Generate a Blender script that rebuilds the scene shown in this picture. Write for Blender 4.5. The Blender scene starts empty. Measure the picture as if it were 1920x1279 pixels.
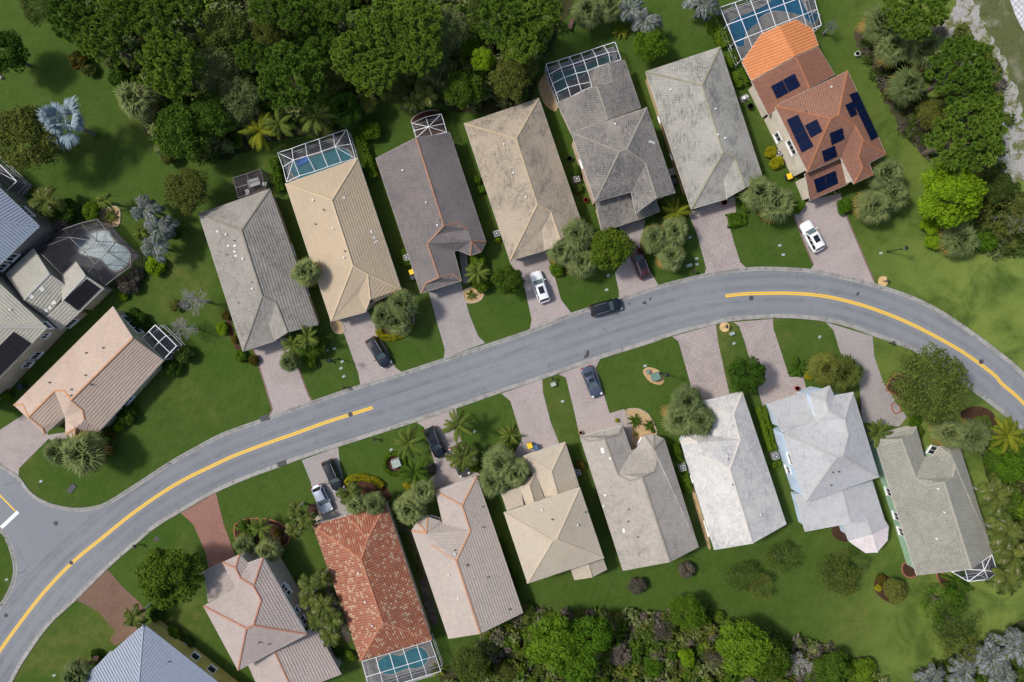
import bpy, bmesh, math, random
import numpy as np
from mathutils import Vector, Matrix
from mathutils.geometry import tessellate_polygon
R_ = math.radians
random.seed(7)
S = bpy.context.scene
COL = S.collection
# ------------------------------------------------------------------ camera
CAMH = 100.0
TILT = R_(-1.3)
cam_d = bpy.data.cameras.new('camera'); cam_d.lens = 24.0; cam_d.sensor_width = 36.0
cam_d.clip_start = 1.0; cam_d.clip_end = 2000.0
cam = bpy.data.objects.new('camera', cam_d); COL.objects.link(cam)
cam.location = (0, 0, CAMH); cam.rotation_euler = (TILT, 0, 0)
S.camera = cam
# ------------------------------------------------------------------ sky, sun, exposure
SUN_EL = R_(52); SUN_AZ = Vector((-0.965, 0.26, 0)).normalized()      # where the sun stands
w = bpy.data.worlds.new('World'); S.world = w; w.use_nodes = True
wn = w.node_tree; bg = wn.nodes['Background']
sky = wn.nodes.new('ShaderNodeTexSky'); sky.sky_type = 'NISHITA'; sky.sun_disc = False
sky.sun_elevation = SUN_EL; sky.sun_rotation = math.atan2(SUN_AZ.x, SUN_AZ.y); sky.dust_density = 3.0; sky.air_density = 1.2
wn.links.new(sky.outputs[0], bg.inputs[0]); bg.inputs[1].default_value = 0.1
sl = bpy.data.lights.new('sun', 'SUN'); sl.energy = 2.5; sl.angle = R_(7.0); sl.color = (1.0, 0.95, 0.87)
so = bpy.data.objects.new('sun', sl); COL.objects.link(so)
sd = Vector((SUN_AZ.x * math.cos(SUN_EL), SUN_AZ.y * math.cos(SUN_EL), math.sin(SUN_EL)))
so.rotation_euler = sd.to_track_quat('Z', 'Y').to_euler(); so.location = sd * 150
S.view_settings.view_transform = 'Standard'; S.view_settings.look = 'None'
S.view_settings.exposure = 0.38; S.view_settings.gamma = 1.0; S.view_settings.use_curve_mapping = False
S.render.engine = 'CYCLES'; S.cycles.max_bounces = 5; S.cycles.diffuse_bounces = 2; S.cycles.transparent_max_bounces = 10
S.cycles.use_denoising = True
# ------------------------------------------------------------------ from photograph to ground plan
ct, st = math.cos(TILT), math.sin(TILT)
def unp(u, v, h=0.0):
    """the point at height h metres that the photograph shows at (u, v)"""
    x, y, z = (u - 960) / 1280, -(v - 639.5) / 1280, -1.0
    d = Vector((x, y * ct - z * st, y * st + z * ct))
    return Vector((0, 0, CAMH)) + d * ((CAMH - h) / -d.z)
CROPS = {'A': (0, 0, 2.974), 'B': (480, 0, 2.974), 'C': (960, 0, 2.974), 'D': (1420, 0, 2.974), 'E': (0, 300, 3.7625), 'F': (340, 330, 3.457),
         'G': (690, 230, 3.457), 'H': (1000, 330, 3.457), 'I': (1420, 330, 3.456), 'J': (0, 540, 3.457), 'K': (0, 860, 3.052), 'L': (380, 700, 3.457),
         'M': (380, 910, 3.466), 'N': (740, 700, 3.457), 'O': (1080, 640, 2.975), 'P': (1400, 580, 2.508), 'Q': (780, 980, 4.277),
         'R': (1180, 960, 4.01), 'S': (1480, 960, 4.009), 'T': (1340, 80, 3.553), '_': (0, 0, 1.0)}
def cp(c, x, y):
    a, b, s = CROPS[c]; return (a + x / s, b + y / s)
def px(s, dflt='_'):
    """'F12,34' -> photograph pixel"""
    c = dflt
    if s[0] in CROPS: c, s = s[0], s[1:]
    x, y = s.split(',')[:2]; return cp(c, float(x), float(y))
def pxs(s, dflt='_'): return [px(t, dflt) for t in s.split()]
def smooth(pts, n=6, closed=False):
    out = []; m = len(pts); P = [Vector(p) for p in pts]
    rng = range(m if closed else m - 1)
    for i in rng:
        if closed: p0, p1, p2, p3 = P[i - 1], P[i], P[(i + 1) % m], P[(i + 2) % m]
        else: p0, p1, p2, p3 = P[max(i - 1, 0)], P[i], P[i + 1], P[min(i + 2, m - 1)]
        for k in range(n):
            t = k / n
            out.append(0.5 * ((2 * p1) + (p2 - p0) * t + (2 * p0 - 5 * p1 + 4 * p2 - p3) * t * t + (3 * p1 - p0 - 3 * p2 + p3) * t ** 3))
    if not closed: out.append(P[-1])
    return out
# ------------------------------------------------------------------ materials
MATS = {}
def nt_new(name, rough=0.9, spec=0.3):
    m = bpy.data.materials.new(name); m.use_nodes = True
    n = m.node_tree; b = n.nodes['Principled BSDF']
    b.inputs['Roughness'].default_value = rough; b.inputs['Specular IOR Level'].default_value = spec
    MATS[name] = m
    return m, n, b
def node(n, t, **kw):
    x = n.nodes.new(t)
    for k, v in kw.items():
        if k in x.inputs: x.inputs[k].default_value = v
        else: setattr(x, k, v)
    return x
def mixc(n, fac, a, b, mode='MIX'):
    x = n.nodes.new('ShaderNodeMix'); x.data_type = 'RGBA'; x.blend_type = mode
    for sock, v in ((x.inputs['Factor'], fac), (x.inputs[6], a), (x.inputs[7], b)):
        if hasattr(v, 'is_output'): n.links.new(v, sock)
        elif isinstance(v, (int, float)): sock.default_value = v
        else: sock.default_value = (*v, 1) if len(v) == 3 else v
    return x.outputs[2]
def noise(n, scale, detail=4, rough=0.55, lo=0.35, hi=0.65, coords=None, dist=0.0):
    if coords is None:
        coords = n.nodes.get('CO') or node(n, 'ShaderNodeNewGeometry', name='CO'); coords = coords.outputs['Position']
    t = node(n, 'ShaderNodeTexNoise', Scale=scale, Detail=detail, Roughness=rough, Distortion=dist)
    n.links.new(coords, t.inputs['Vector'])
    r = node(n, 'ShaderNodeMapRange', interpolation_type='SMOOTHSTEP'); r.inputs[1].default_value = lo; r.inputs[2].default_value = hi
    n.links.new(t.outputs[0], r.inputs[0]); return r.outputs[0]
def mul(n, a, k):
    x = node(n, 'ShaderNodeMath', operation='MULTIPLY'); n.links.new(a, x.inputs[0])
    if hasattr(k, 'is_output'): n.links.new(k, x.inputs[1])
    else: x.inputs[1].default_value = k
    return x.outputs[0]
def bump(n, b, h, dist=0.05, strength=0.6):
    x = node(n, 'ShaderNodeBump', Distance=dist, Strength=strength); n.links.new(h, x.inputs['Height']); n.links.new(x.outputs[0], b.inputs['Normal'])
def plain(name, c, rough=0.6, metal=0.0, var=0.12, scale=2.0, spec=0.4, coat=0.0):
    """one colour, slightly uneven"""
    if name in MATS: return MATS[name]
    m, n, b = nt_new(name, rough, spec)
    f = noise(n, scale, 5)
    n.links.new(mixc(n, f, [x * (1 - var) for x in c], [min(1, x * (1 + var)) for x in c]), b.inputs['Base Color'])
    b.inputs['Metallic'].default_value = metal; b.inputs['Coat Weight'].default_value = coat; b.inputs['Coat Roughness'].default_value = 0.05
    return m
def leafmat(name, c1, c2, c3=None, trans=0.25, f3=0.25, raw=False):
    if name in MATS: return MATS[name]
    m, n, b = nt_new(name, 0.7, 0.06)
    if c2[2] < 0.15 and not raw: c1, c2 = (c1[0] * .98, c1[1] * .98, c1[2] * .6), (c2[0] * .98, c2[1] * .98, c2[2] * .6)
    a = node(n, 'ShaderNodeAttribute', attribute_name='rnd')
    oi = node(n, 'ShaderNodeObjectInfo')
    col = mixc(n, a.outputs['Fac'], c1, c2)
    f = noise(n, 0.9, 3, lo=0.3, hi=0.7)
    col = mixc(n, mul(n, f, 0.45), col, [x * 1.35 for x in c2])
    if c3 is not None:
        f2 = node(n, 'ShaderNodeMath', operation='GREATER_THAN'); n.links.new(a.outputs['Fac'], f2.inputs[0]); f2.inputs[1].default_value = 1 - f3
        col = mixc(n, f2.outputs[0], col, c3)
    hs = node(n, 'ShaderNodeHueSaturation'); n.links.new(col, hs.inputs['Color'])
    r1 = node(n, 'ShaderNodeMapRange'); r1.inputs[3].default_value = 0.78; r1.inputs[4].default_value = 1.2
    n.links.new(oi.outputs['Random'], r1.inputs[0]); n.links.new(r1.outputs[0], hs.inputs['Value'])
    r2 = node(n, 'ShaderNodeMapRange'); r2.inputs[3].default_value = 0.512; r2.inputs[4].default_value = 0.488
    n.links.new(oi.outputs['Random'], r2.inputs[0]); n.links.new(r2.outputs[0], hs.inputs['Hue'])
    n.links.new(hs.outputs[0], b.inputs['Base Color'])
    tr = node(n, 'ShaderNodeBsdfTranslucent'); n.links.new(hs.outputs[0], tr.inputs[0])
    mx = node(n, 'ShaderNodeMixShader'); mx.inputs[0].default_value = trans
    n.links.new(b.outputs[0], mx.inputs[1]); n.links.new(tr.outputs[0], mx.inputs[2])
    n.links.new(mx.outputs[0], n.nodes['Material Output'].inputs[0])
    return m
def roofmat(name, c1, c2, stain, amt=0.6, scale=0.25, lo=0.48, hi=0.72, c3=None):
    if name in MATS: return MATS[name]
    m, n, b = nt_new(name, 0.82, 0.25)
    a = node(n, 'ShaderNodeAttribute', attribute_name='rnd')
    oi = node(n, 'ShaderNodeObjectInfo')
    col = mixc(n, a.outputs['Fac'], c1, c2)
    if c3 is not None:
        f2 = node(n, 'ShaderNodeMath', operation='GREATER_THAN'); n.links.new(a.outputs['Fac'], f2.inputs[0]); f2.inputs[1].default_value = 0.80
        col = mixc(n, f2.outputs[0], col, c3)
    big = noise(n, scale, 6, 0.62, lo, hi, dist=0.6)
    fine = noise(n, 2.6, 5, 0.7, 0.35, 0.75)
    mp = node(n, 'ShaderNodeMapping'); mp.inputs['Rotation'].default_value = (0, 0, R_(18)); mp.inputs['Scale'].default_value = (1.0, 0.28, 1.0); n.links.new(n.nodes['CO'].outputs['Position'], mp.inputs[0])
    strk = noise(n, 3.2, 5, 0.75, 0.40, 0.66, coords=mp.outputs[0])
    k = mul(n, big, fine); k2 = mul(n, noise(n, scale * 1.7, 5, 0.6, lo - .03, hi, dist=0.4), strk)
    col = mixc(n, mul(n, k, amt), col, stain); col = mixc(n, mul(n, k2, amt * 0.8), col, [x * .8 for x in stain])
    col = mixc(n, mul(n, noise(n, 7.0, 4, 0.7, 0.45, 0.75), 0.2), col, [x * 0.62 for x in stain])
    col = mixc(n, mul(n, noise(n, 0.12, 3, 0.5, 0.4, 0.7), 0.22), col, [min(1, x * 1.3) for x in c1])
    n.links.new(col, b.inputs['Base Color'])
    bump(n, b, noise(n, 14.0, 3, 0.6, 0.2, 0.8), 0.01, 0.4)
    return m
# ------------------------------------------------------------------ objects
def mesh_np(name, verts, faces, rnd=None):
    me = bpy.data.meshes.new(name)
    me.from_pydata([tuple(v) for v in verts] if not isinstance(verts, np.ndarray) else verts.tolist(), [], faces if not isinstance(faces, np.ndarray) else faces.tolist())
    if rnd is not None:
        at = me.attributes.new('rnd', 'FLOAT', 'FACE'); at.data.foreach_set('value', np.asarray(rnd, dtype=np.float32))
    me.update(); return me
def obj(name, me, mat=None, parent=None, loc=None, shade=False):
    if mat is not None and not me.materials: me.materials.append(mat)
    o = bpy.data.objects.new(name, me); COL.objects.link(o)
    if parent is not None: o.parent = parent
    if loc is not None: o.location = loc
    if shade: me.polygons.foreach_set('use_smooth', [True] * len(me.polygons))
    return o
LABELS = {}
def tag(o, label=None, cat=None, group=None, kind=None):
    if label: o['label'] = label
    if cat: o['category'] = cat
    if group: o['group'] = group
    if kind: o['kind'] = kind
    return o
def empty(name, loc, label, cat, group=None, rz=0.0):
    o = bpy.data.objects.new(name, None); COL.objects.link(o); o.location = loc; o.rotation_euler = (0, 0, rz); o.empty_display_size = 0.3
    return tag(o, label, cat, group)
class MB:
    """collects faces for one mesh"""
    def __init__(s): s.v = []; s.f = []
    def add(s, vs, fs):
        k = len(s.v); s.v += [tuple(p) for p in vs]; s.f += [tuple(i + k for i in f) for f in fs]; return s
    def box(s, c, d, rz=0.0, taper=1.0):
        x, y, z = d[0] / 2, d[1] / 2, d[2] / 2; cc, ss = math.cos(rz), math.sin(rz); vs = []
        for sz in (-1, 1):
            t = taper if sz > 0 else 1.0
            for sx, sy in ((-1, -1), (1, -1), (1, 1), (-1, 1)):
                a, b = sx * x * t, sy * y * t; vs.append((c[0] + a * cc - b * ss, c[1] + a * ss + b * cc, c[2] + sz * z))
        return s.add(vs, [(0, 3, 2, 1), (4, 5, 6, 7), (0, 1, 5, 4), (1, 2, 6, 5), (2, 3, 7, 6), (3, 0, 4, 7)])
    def bar(s, a, b, wd, ht=None):
        a, b = Vector(a), Vector(b); d = b - a
        if d.length < 1e-4: return s
        ht = ht or wd; d.normalize(); up = Vector((0, 0, 1)) if abs(d.z) < 0.95 else Vector((1, 0, 0))
        r = d.cross(up).normalized(); u = r.cross(d)
        vs = [p + r * (sx * wd / 2) + u * (sy * ht / 2) for p in (a, b) for sx, sy in ((-1, -1), (1, -1), (1, 1), (-1, 1))]
        return s.add(vs, [(0, 3, 2, 1), (4, 5, 6, 7), (0, 1, 5, 4), (1, 2, 6, 5), (2, 3, 7, 6), (3, 0, 4, 7)])
    def tube(s, pts, rad, n=8, cap=True):
        pts = [Vector(p) for p in pts]; rad = rad if isinstance(rad, (list, tuple)) else [rad] * len(pts); vs = []
        for i, p in enumerate(pts):
            d = (pts[min(i + 1, len(pts) - 1)] - pts[max(i - 1, 0)]).normalized()
            up = Vector((0, 0, 1)) if abs(d.z) < 0.95 else Vector((1, 0, 0)); r = d.cross(up).normalized(); u = r.cross(d)
            vs += [p + (r * math.cos(2 * math.pi * k / n) + u * math.sin(2 * math.pi * k / n)) * rad[i] for k in range(n)]
        fs = [(i * n + k, i * n + (k + 1) % n, (i + 1) * n + (k + 1) % n, (i + 1) * n + k) for i in range(len(pts) - 1) for k in range(n)]
        if cap: fs += [tuple(range(n))[::-1], tuple((len(pts) - 1) * n + k for k in range(n))]
        return s.add(vs, fs)
    def cyl(s, c, r, h, n=16, r2=None): return s.tube([c, (c[0], c[1], c[2] + h)], [r, r if r2 is None else r2], n)
    def sheet(s, pts, z0, z1=None):
        """polygon (plan points) as a sheet at z0, or a slab from z0 up to z1"""
        P = [Vector((p[0], p[1], 0)) for p in pts]; tr = tessellate_polygon([P]); n = len(P)
        area = sum(P[i].x * P[(i + 1) % n].y - P[(i + 1) % n].x * P[i].y for i in range(n))
        zt = z0 if z1 is None else z1
        fs = []
        for t in tr:
            a, b, c = (P[i] for i in t)
            fs.append(tuple(t) if (b - a).cross(c - a).z > 0 else tuple(t)[::-1])
        vs = [(p.x, p.y, zt) for p in P]
        if z1 is not None:
            vs += [(p.x, p.y, z0) for p in P]
            for i in range(n):
                j = (i + 1) % n
                fs.append((i, i + n, j + n, j) if area > 0 else (j, j + n, i + n, i))
        return s.add(vs, fs)
    def mesh(s, name): return mesh_np(name, s.v, s.f)
    def build(s, name, mat, parent=None, loc=None, shade=False): return obj(name, s.mesh(name), mat, parent, loc, shade)
def gp(us, h=0.0): return [unp(u, v, h) for u, v in us]
# ================================================================== the ground
def grassmat():
    m, n, b = nt_new('lawn_grass', 0.95, 0.1)
    f0 = noise(n, 0.018, 3, 0.5, 0.38, 0.62); f1 = noise(n, 0.09, 5, 0.6, 0.38, 0.68, dist=0.5); f2 = noise(n, 0.55, 6, 0.65, 0.36, 0.66); f3 = noise(n, 6.0, 4, 0.7, 0.3, 0.7)
    col = mixc(n, f0, (0.043, 0.104, 0.013), (0.062, 0.128, 0.020))
    col = mixc(n, mul(n, f1, 0.8), col, (0.084, 0.138, 0.027))
    col = mixc(n, mul(n, f2, 0.5), col, (0.036, 0.080, 0.007))
    col = mixc(n, mul(n, noise(n, 0.28, 6, 0.7, 0.46, 0.62, dist=1.2), 0.55), col, (0.092, 0.136, 0.030))
    col = mixc(n, mul(n, noise(n, 0.45, 6, 0.7, 0.52, 0.66, dist=1.6), 0.5), col, (0.032, 0.072, 0.009))
    dry = mul(n, noise(n, 0.05, 5, 0.65, 0.52, 0.70, dist=0.8), noise(n, 0.7, 5, 0.6, 0.3, 0.6))
    col = mixc(n, mul(n, dry, 0.75), col, (0.18, 0.18, 0.05))
    col = mixc(n, mul(n, noise(n, 1.6, 5, 0.7, 0.5, 0.7, dist=0.8), 0.45), col, (0.092, 0.146, 0.030))
    col = mixc(n, mul(n, noise(n, 22.0, 3, 0.8, 0.35, 0.65), 0.35), col, (0.11, 0.142, 0.034))
    col = mixc(n, mul(n, f3, 0.6), col, (0.026, 0.056, 0.006))
    mw = node(n, 'ShaderNodeMapping'); mw.inputs['Rotation'].default_value = (0, 0, R_(17)); n.links.new(n.nodes['CO'].outputs['Position'], mw.inputs[0])
    wt = node(n, 'ShaderNodeTexWave', Scale=0.30, Distortion=1.6, Detail=2.0); wt.inputs['Detail Scale'].default_value = 0.6; n.links.new(mw.outputs[0], wt.inputs['Vector'])
    col = mixc(n, mul(n, mul(n, wt.outputs['Fac'], noise(n, 0.06, 3, .5, .4, .6)), 0.2), col, (0.080, 0.128, 0.018))
    # the mown strip of open ground in the east is dry and worn
    tc = n.nodes['CO']; sp = node(n, 'ShaderNodeSeparateXYZ'); n.links.new(tc.outputs['Position'], sp.inputs[0])
    mr = node(n, 'ShaderNodeMapRange', interpolation_type='SMOOTHSTEP'); mr.inputs[1].default_value = 40; mr.inputs[2].default_value = 68
    n.links.new(sp.outputs[0], mr.inputs[0])
    e = mul(n, mr.outputs[0], noise(n, 0.16, 6, 0.7, 0.3, 0.62, dist=0.6))
    col = mixc(n, mul(n, e, 0.8), col, (0.20, 0.26, 0.055))
    n.links.new(col, b.inputs['Base Color'])
    bump(n, b, noise(n, 9.0, 4, 0.7, 0.2, 0.8), 0.08, 0.8)
    return m
grass = grassmat()
g = MB(); N = 40; L = 700.0
g.add([(-L + 2 * L * i / N, -L + 2 * L * j / N, 0) for j in range(N + 1) for i in range(N + 1)],
      [(j * (N + 1) + i, j * (N + 1) + i + 1, (j + 1) * (N + 1) + i + 1, (j + 1) * (N + 1) + i) for j in range(N) for i in range(N)])
tag(g.build('lawn', grass), kind='structure')
def patch(name, pts, z, mat, z1=None, sm=6, kind='structure', jag=0.0, label=None):
    P = gp(pts)
    if sm > 1: P = smooth(P, sm, True)
    if jag:
        P = [p + Vector((random.uniform(-jag, jag), random.uniform(-jag, jag), 0)) for p in P]
    o = MB().sheet(P, z, z1).build(name, mat); tag(o, label, kind=kind); return o
def pavers_court():
    m, n, b = nt_new('pale_court_pavers', .9, .2); c = node(n, 'ShaderNodeTexChecker', Scale=2.2); c.inputs[1].default_value = (.62, .62, .64, 1); c.inputs[2].default_value = (.40, .41, .43, 1)
    n.links.new(node(n, 'ShaderNodeNewGeometry', name='CO').outputs['Position'], c.inputs[0]); n.links.new(mixc(n, mul(n, noise(n, 1.0, 4), .3), c.outputs[0], (.3, .3, .3)), b.inputs['Base Color']); return m
# sandy track and woodland floor
def mixedmat(name, ca, cb, cc, s1, s2, lo=0.42, hi=0.62):
    m, n, b = nt_new(name, 0.95, 0.1)
    col = mixc(n, noise(n, s1, 6, 0.65, lo, hi, dist=0.7), ca, cb)
    col = mixc(n, noise(n, s2, 5, 0.7, 0.5, 0.7), col, cc)
    n.links.new(col, b.inputs['Base Color']); bump(n, b, noise(n, 5.0, 5, 0.7, 0.2, 0.8), 0.08, 0.7); return m
sandmat = mixedmat('white_sand', (0.36, 0.35, 0.335), (0.13, 0.145, 0.05), (0.22, 0.21, 0.17), 0.75, 1.8, 0.46, 0.60)
trackmat = mixedmat('worn_grass', (0.10, 0.115, 0.045), (0.24, 0.23, 0.17), (0.06, 0.085, 0.025), 0.22, 1.1, 0.5, 0.72)
floormat = mixedmat('leaf_litter', (0.036, 0.044, 0.014), (0.055, 0.052, 0.022), (0.024, 0.036, 0.01), 0.5, 2.0)
brushmat = mixedmat('dry_brush', (0.075, 0.06, 0.04), (0.05, 0.062, 0.022), (0.10, 0.085, 0.06), 0.4, 2.0)
patch('worn_track', pxs('D1190,-60 D1240,60 D1290,200 D1370,330 D1420,480 D1480,640 D1560,760 D1620,500 D1500,200 D1420,-60'), 0.004, trackmat, jag=0.35)
patch('sand_patch', pxs('D1120,-40 D1180,-40 D1240,60 D1290,190 D1360,300 D1410,430 D1460,560 D1490,700 D1560,860 D1480,1010 D1380,1010 D1270,930 D1260,700 D1100,500 D1000,230 D980,150 D1080,80'), 0.008, sandmat, jag=0.4)
patch('pale_court', pxs('D1395,-40 D1440,90 D1500,200 D1700,260 D1700,-40'), 0.02, pavers_court(), sm=1)
patch('woodland_floor', pxs('-40,-60 60,-60 150,70 225,150 262,215 300,292 420,300 520,262 640,252 705,190 770,170 870,215 985,200 1010,120 1045,60 1040,-60 500,-140'), 0.004, floormat, jag=0.4)
patch('woodland_floor', pxs('840,1300 870,1235 915,1215 1000,1180 1110,1160 1220,1168 1310,1142 1370,1185 1470,1212 1560,1236 1630,1268 1640,1300 1200,1420'), 0.004, floormat, jag=0.4)
patch('woodland_floor', pxs('1720,1300 1760,1240 1860,1200 1960,1160 1980,1320'), 0.008, floormat, jag=0.4)
patch('woodland_floor', pxs('1840,790 1880,810 1960,850 1990,1150 1930,1120 1905,1040 1885,960 1850,900 1840,840'), 0.004, floormat, jag=0.3)
patch('brush_strip', pxs('1605,55 1640,60 1690,110 1720,200 1735,290 1725,285 1690,240 1655,180 1625,110 1602,75'), 0.012, brushmat, jag=0.3)
# ------------------------------------------------------------------ the road
def asphalt():
    m, n, b = nt_new('asphalt', 0.9, 0.25)
    col = mixc(n, noise(n, 0.06, 4, 0.5, 0.35, 0.65), (0.180, 0.192, 0.218), (0.210, 0.221, 0.242))
    col = mixc(n, mul(n, noise(n, 0.8, 6, 0.65, 0.45, 0.75, dist=1.0), 0.35), col, (0.14, 0.147, 0.162))
    col = mixc(n, mul(n, noise(n, 14.0, 3, 0.7, 0.3, 0.7), 0.4), col, (0.25, 0.257, 0.27))
    col = mixc(n, mul(n, noise(n, 0.33, 5, 0.75, 0.62, 0.72, dist=2.0), 0.3), col, (0.12, 0.124, 0.135))
    v = node(n, 'ShaderNodeTexVoronoi', feature='DISTANCE_TO_EDGE', Scale=0.11, Randomness=1.0)
    wv = node(n, 'ShaderNodeTexNoise', Scale=0.5, Detail=4); ad = node(n, 'ShaderNodeMixRGB', blend_type='ADD'); ad.inputs[0].default_value = 1.0
    n.links.new(n.nodes['CO'].outputs['Position'], wv.inputs['Vector']); n.links.new(n.nodes['CO'].outputs['Position'], ad.inputs[1]); n.links.new(wv.outputs['Color'], ad.inputs[2])
    n.links.new(ad.outputs[0], v.inputs['Vector'])
    cr = node(n, 'ShaderNodeMapRange'); cr.inputs[1].default_value = 0.0; cr.inputs[2].default_value = 0.004; cr.inputs[3].default_value = 1; cr.inputs[4].default_value = 0
    n.links.new(v.outputs['Distance'], cr.inputs[0])
    col = mixc(n, mul(n, mul(n, cr.outputs[0], noise(n, 0.1, 3, 0.5, 0.5, 0.6)), 0.5), col, (0.07, 0.07, 0.075))
    n.links.new(col, b.inputs['Base Color']); bump(n, b, noise(n, 20, 3, 0.7, 0.2, 0.8), 0.01, 0.5); return m
asph = asphalt()
NORTH = pxs('-170,695 -90,785 0,868 34,891 59,922 85,939 118,949 148,952 183,947 206,937 246,912 278,891 321,863 380,830 415,812 452,798 490,785 536,768 582,752 675,721 750,698 860,662 1000,615 1069,587 1160,559 1231,535 1324,512 1396,502 1440,500 1521,504 1570,514 1637,530 1709,554 1767,583 1825,622 1868,654 1920,698 2000,785 2060,880')
SOUTH = pxs('-30,1390 24,1279 52,1230 95,1171 144,1125 203,1066 256,1020 295,988 341,960 403,925 467,897 525,876 565,861 632,839 698,818 782,791 853,767 942,736 1015,712 1047,701 1124,674 1214,646 1260,630 1341,609 1376,602 1448,597 1500,598 1550,604 1595,615 1635,630 1703,655 1760,687 1815,728 1878,776 1914,808 1965,880 2000,960')
ISLAND = pxs('-180,840 -90,915 0,998 10,1012 17,1028 23,1050 25,1070 21,1092 10,1116 0,1132 -40,1190 -90,1270 -130,1390')
nN, nS, nI = (smooth(gp(x), 5) for x in (NORTH, SOUTH, ISLAND))
road_poly = nN + nS[::-1] + nI[::-1]
tag(MB().sheet(road_poly, 0.004).build('road', asph), kind='structure')
conc = mixedmat('kerb_concrete', (0.34, 0.335, 0.315), (0.26, 0.255, 0.24), (0.16, 0.16, 0.15), 0.5, 1.4)
def kerb(line, side, name='kerb'):
    m = MB(); k = len(line); prof = [(0.0, 0.0), (0.02, 0.10), (0.18, 0.105), (0.36, 0.03), (0.62, 0.012)]
    pts = []
    for i, p in enumerate(line):
        d = (line[min(i + 1, k - 1)] - line[max(i - 1, 0)]); d.z = 0; d.normalize(); nrm = Vector((-d.y, d.x, 0)) * side
        pts += [p + nrm * a + Vector((0, 0, b)) for a, b in prof]
    q = len(prof)
    fs = [(i * q + j, i * q + j + 1, (i + 1) * q + j + 1, (i + 1) * q + j) for i in range(k - 1) for j in range(q - 1)]
    if side < 0: fs = [f[::-1] for f in fs]
    m.add(pts, [f[::-1] for f in fs]); o = m.build(name, conc); tag(o, kind='structure'); return o
kerb(nN, -1); kerb(nS, 1); kerb(nI, 1)
# painted lines
def paint(name, c, wear=0.6):
    m, n, b = nt_new(name, 0.6, 0.3)
    n.links.new(mixc(n, mul(n, noise(n, 5.0, 6, 0.75, 0.5, 0.7), wear), c, (0.2, 0.2, 0.2)), b.inputs['Base Color']); return m
ylw = paint('yellow_paint', (0.80, 0.49, 0.035)); wht = paint('white_paint', (0.72, 0.73, 0.74))
def ribbon(line, off, wd, z):
    m = MB(); k = len(line); pts = []
    for i, p in enumerate(line):
        d = (line[min(i + 1, k - 1)] - line[max(i - 1, 0)]); d.z = 0; d.normalize(); nr = Vector((-d.y, d.x, 0))
        pts += [p + nr * (off - wd / 2) + Vector((0, 0, z)), p + nr * (off + wd / 2) + Vector((0, 0, z))]
    return m.add(pts, [(2 * i, 2 * i + 2, 2 * i + 3, 2 * i + 1) for i in range(k - 1)])
def road_line(pts, name):
    l = smooth(gp(pts), 6)
    for s in (-1, 1):
        tag(ribbon(l, s * 0.135, 0.2, 0.008).build(name, ylw), kind='structure')
road_line(pxs('-45,1290 0,1220 33,1174 65,1132 98,1093 141,1050 190,1010 242,968 295,930 344,900 393,876 438,855 496,833 553,813 611,792 655,778 699,764'), 'centre_line')
road_line(pxs('1360,555 1399,551 1440,550 1478,550 1536,554 1594,566 1651,584 1709,608 1767,638 1811,664 1863,702 1879,720 1920,757 1975,830'), 'centre_line')
l = gp(pxs('K88,300 K0,210 -60,863'))
tag(ribbon(l, 0, 0.2, 0.008).build('side_road_line', ylw), kind='structure')
l = gp(pxs('K4,398 K104,304')); tag(ribbon(l, 0, 0.55, 0.012).build('stop_line', wht), kind='structure')
joint = plain('road_joint', (0.115, 0.12, 0.13), 0.9, var=.3)
for s_, wd_ in (('K40,720 K190,640 K330,510 K420,430 K545,300', .05), ('560,800 700,752 860,700 1000,655 1120,612', .04), ('1130,618 1240,578 1340,560 1420,556', .03), ('850,712 1000,664 1150,622 1260,592 1340,578', .03), ('400,850 520,800 640,762 760,722', .03)):
    tag(ribbon(smooth(gp(pxs(s_)), 6), 0, wd_, 0.007).build('road_joint', joint), kind='structure')
def wearmat():
    m, n, b = nt_new('wheel_wear', 0.8, 0.25); b.inputs['Base Color'].default_value = (0.115, 0.12, 0.13, 1)
    a = node(n, 'ShaderNodeAttribute', attribute_name='wear'); f = mul(n, mul(n, a.outputs['Fac'], noise(n, 0.25, 6, 0.7, 0.3, 0.75, dist=1.0)), 0.20)
    t = node(n, 'ShaderNodeBsdfTransparent'); mx = node(n, 'ShaderNodeMixShader'); n.links.new(f, mx.inputs[0]); n.links.new(t.outputs[0], mx.inputs[1]); n.links.new(b.outputs[0], mx.inputs[2]); n.links.new(mx.outputs[0], n.nodes['Material Output'].inputs[0]); return m
wearm = wearmat(); cl = smooth(gp(pxs('-45,1290 0,1220 33,1174 65,1132 98,1093 141,1050 190,1010 242,968 295,930 344,900 393,876 438,855 496,833 553,813 611,792 655,778 699,764 800,730 930,686 1060,640 1180,600 1280,571 1360,556 1440,550 1478,550 1536,554 1594,566 1651,584 1709,608 1767,638 1811,664 1863,702 1920,757 1975,830')), 6)
for off, hw in ((-2.55, .5), (-1.0, .45), (1.0, .45), (2.55, .5), (-3.25, .28), (3.25, .28)):
    vs, wv = [], []; k = len(cl)
    for i, p in enumerate(cl):
        d = (cl[min(i + 1, k - 1)] - cl[max(i - 1, 0)]); d.z = 0; d.normalize(); nr = Vector((-d.y, d.x, 0))
        for e, w_ in ((-1, 0), (-.45, .8), (0, 1), (.45, .8), (1, 0)): vs.append(p + nr * (off + e * hw) + Vector((0, 0, .0065))); wv.append(w_)
    me = mesh_np('wheel_wear', vs, [(i * 5 + j, (i + 1) * 5 + j, (i + 1) * 5 + j + 1, i * 5 + j + 1) for i in range(k - 1) for j in range(4)])
    at = me.attributes.new('wear', 'FLOAT', 'POINT'); at.data.foreach_set('value', wv); tag(obj('wheel_wear', me, wearm), kind='structure')
oil = plain('oil_stain', (0.05, 0.05, 0.055), 0.6, var=0.3)
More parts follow.
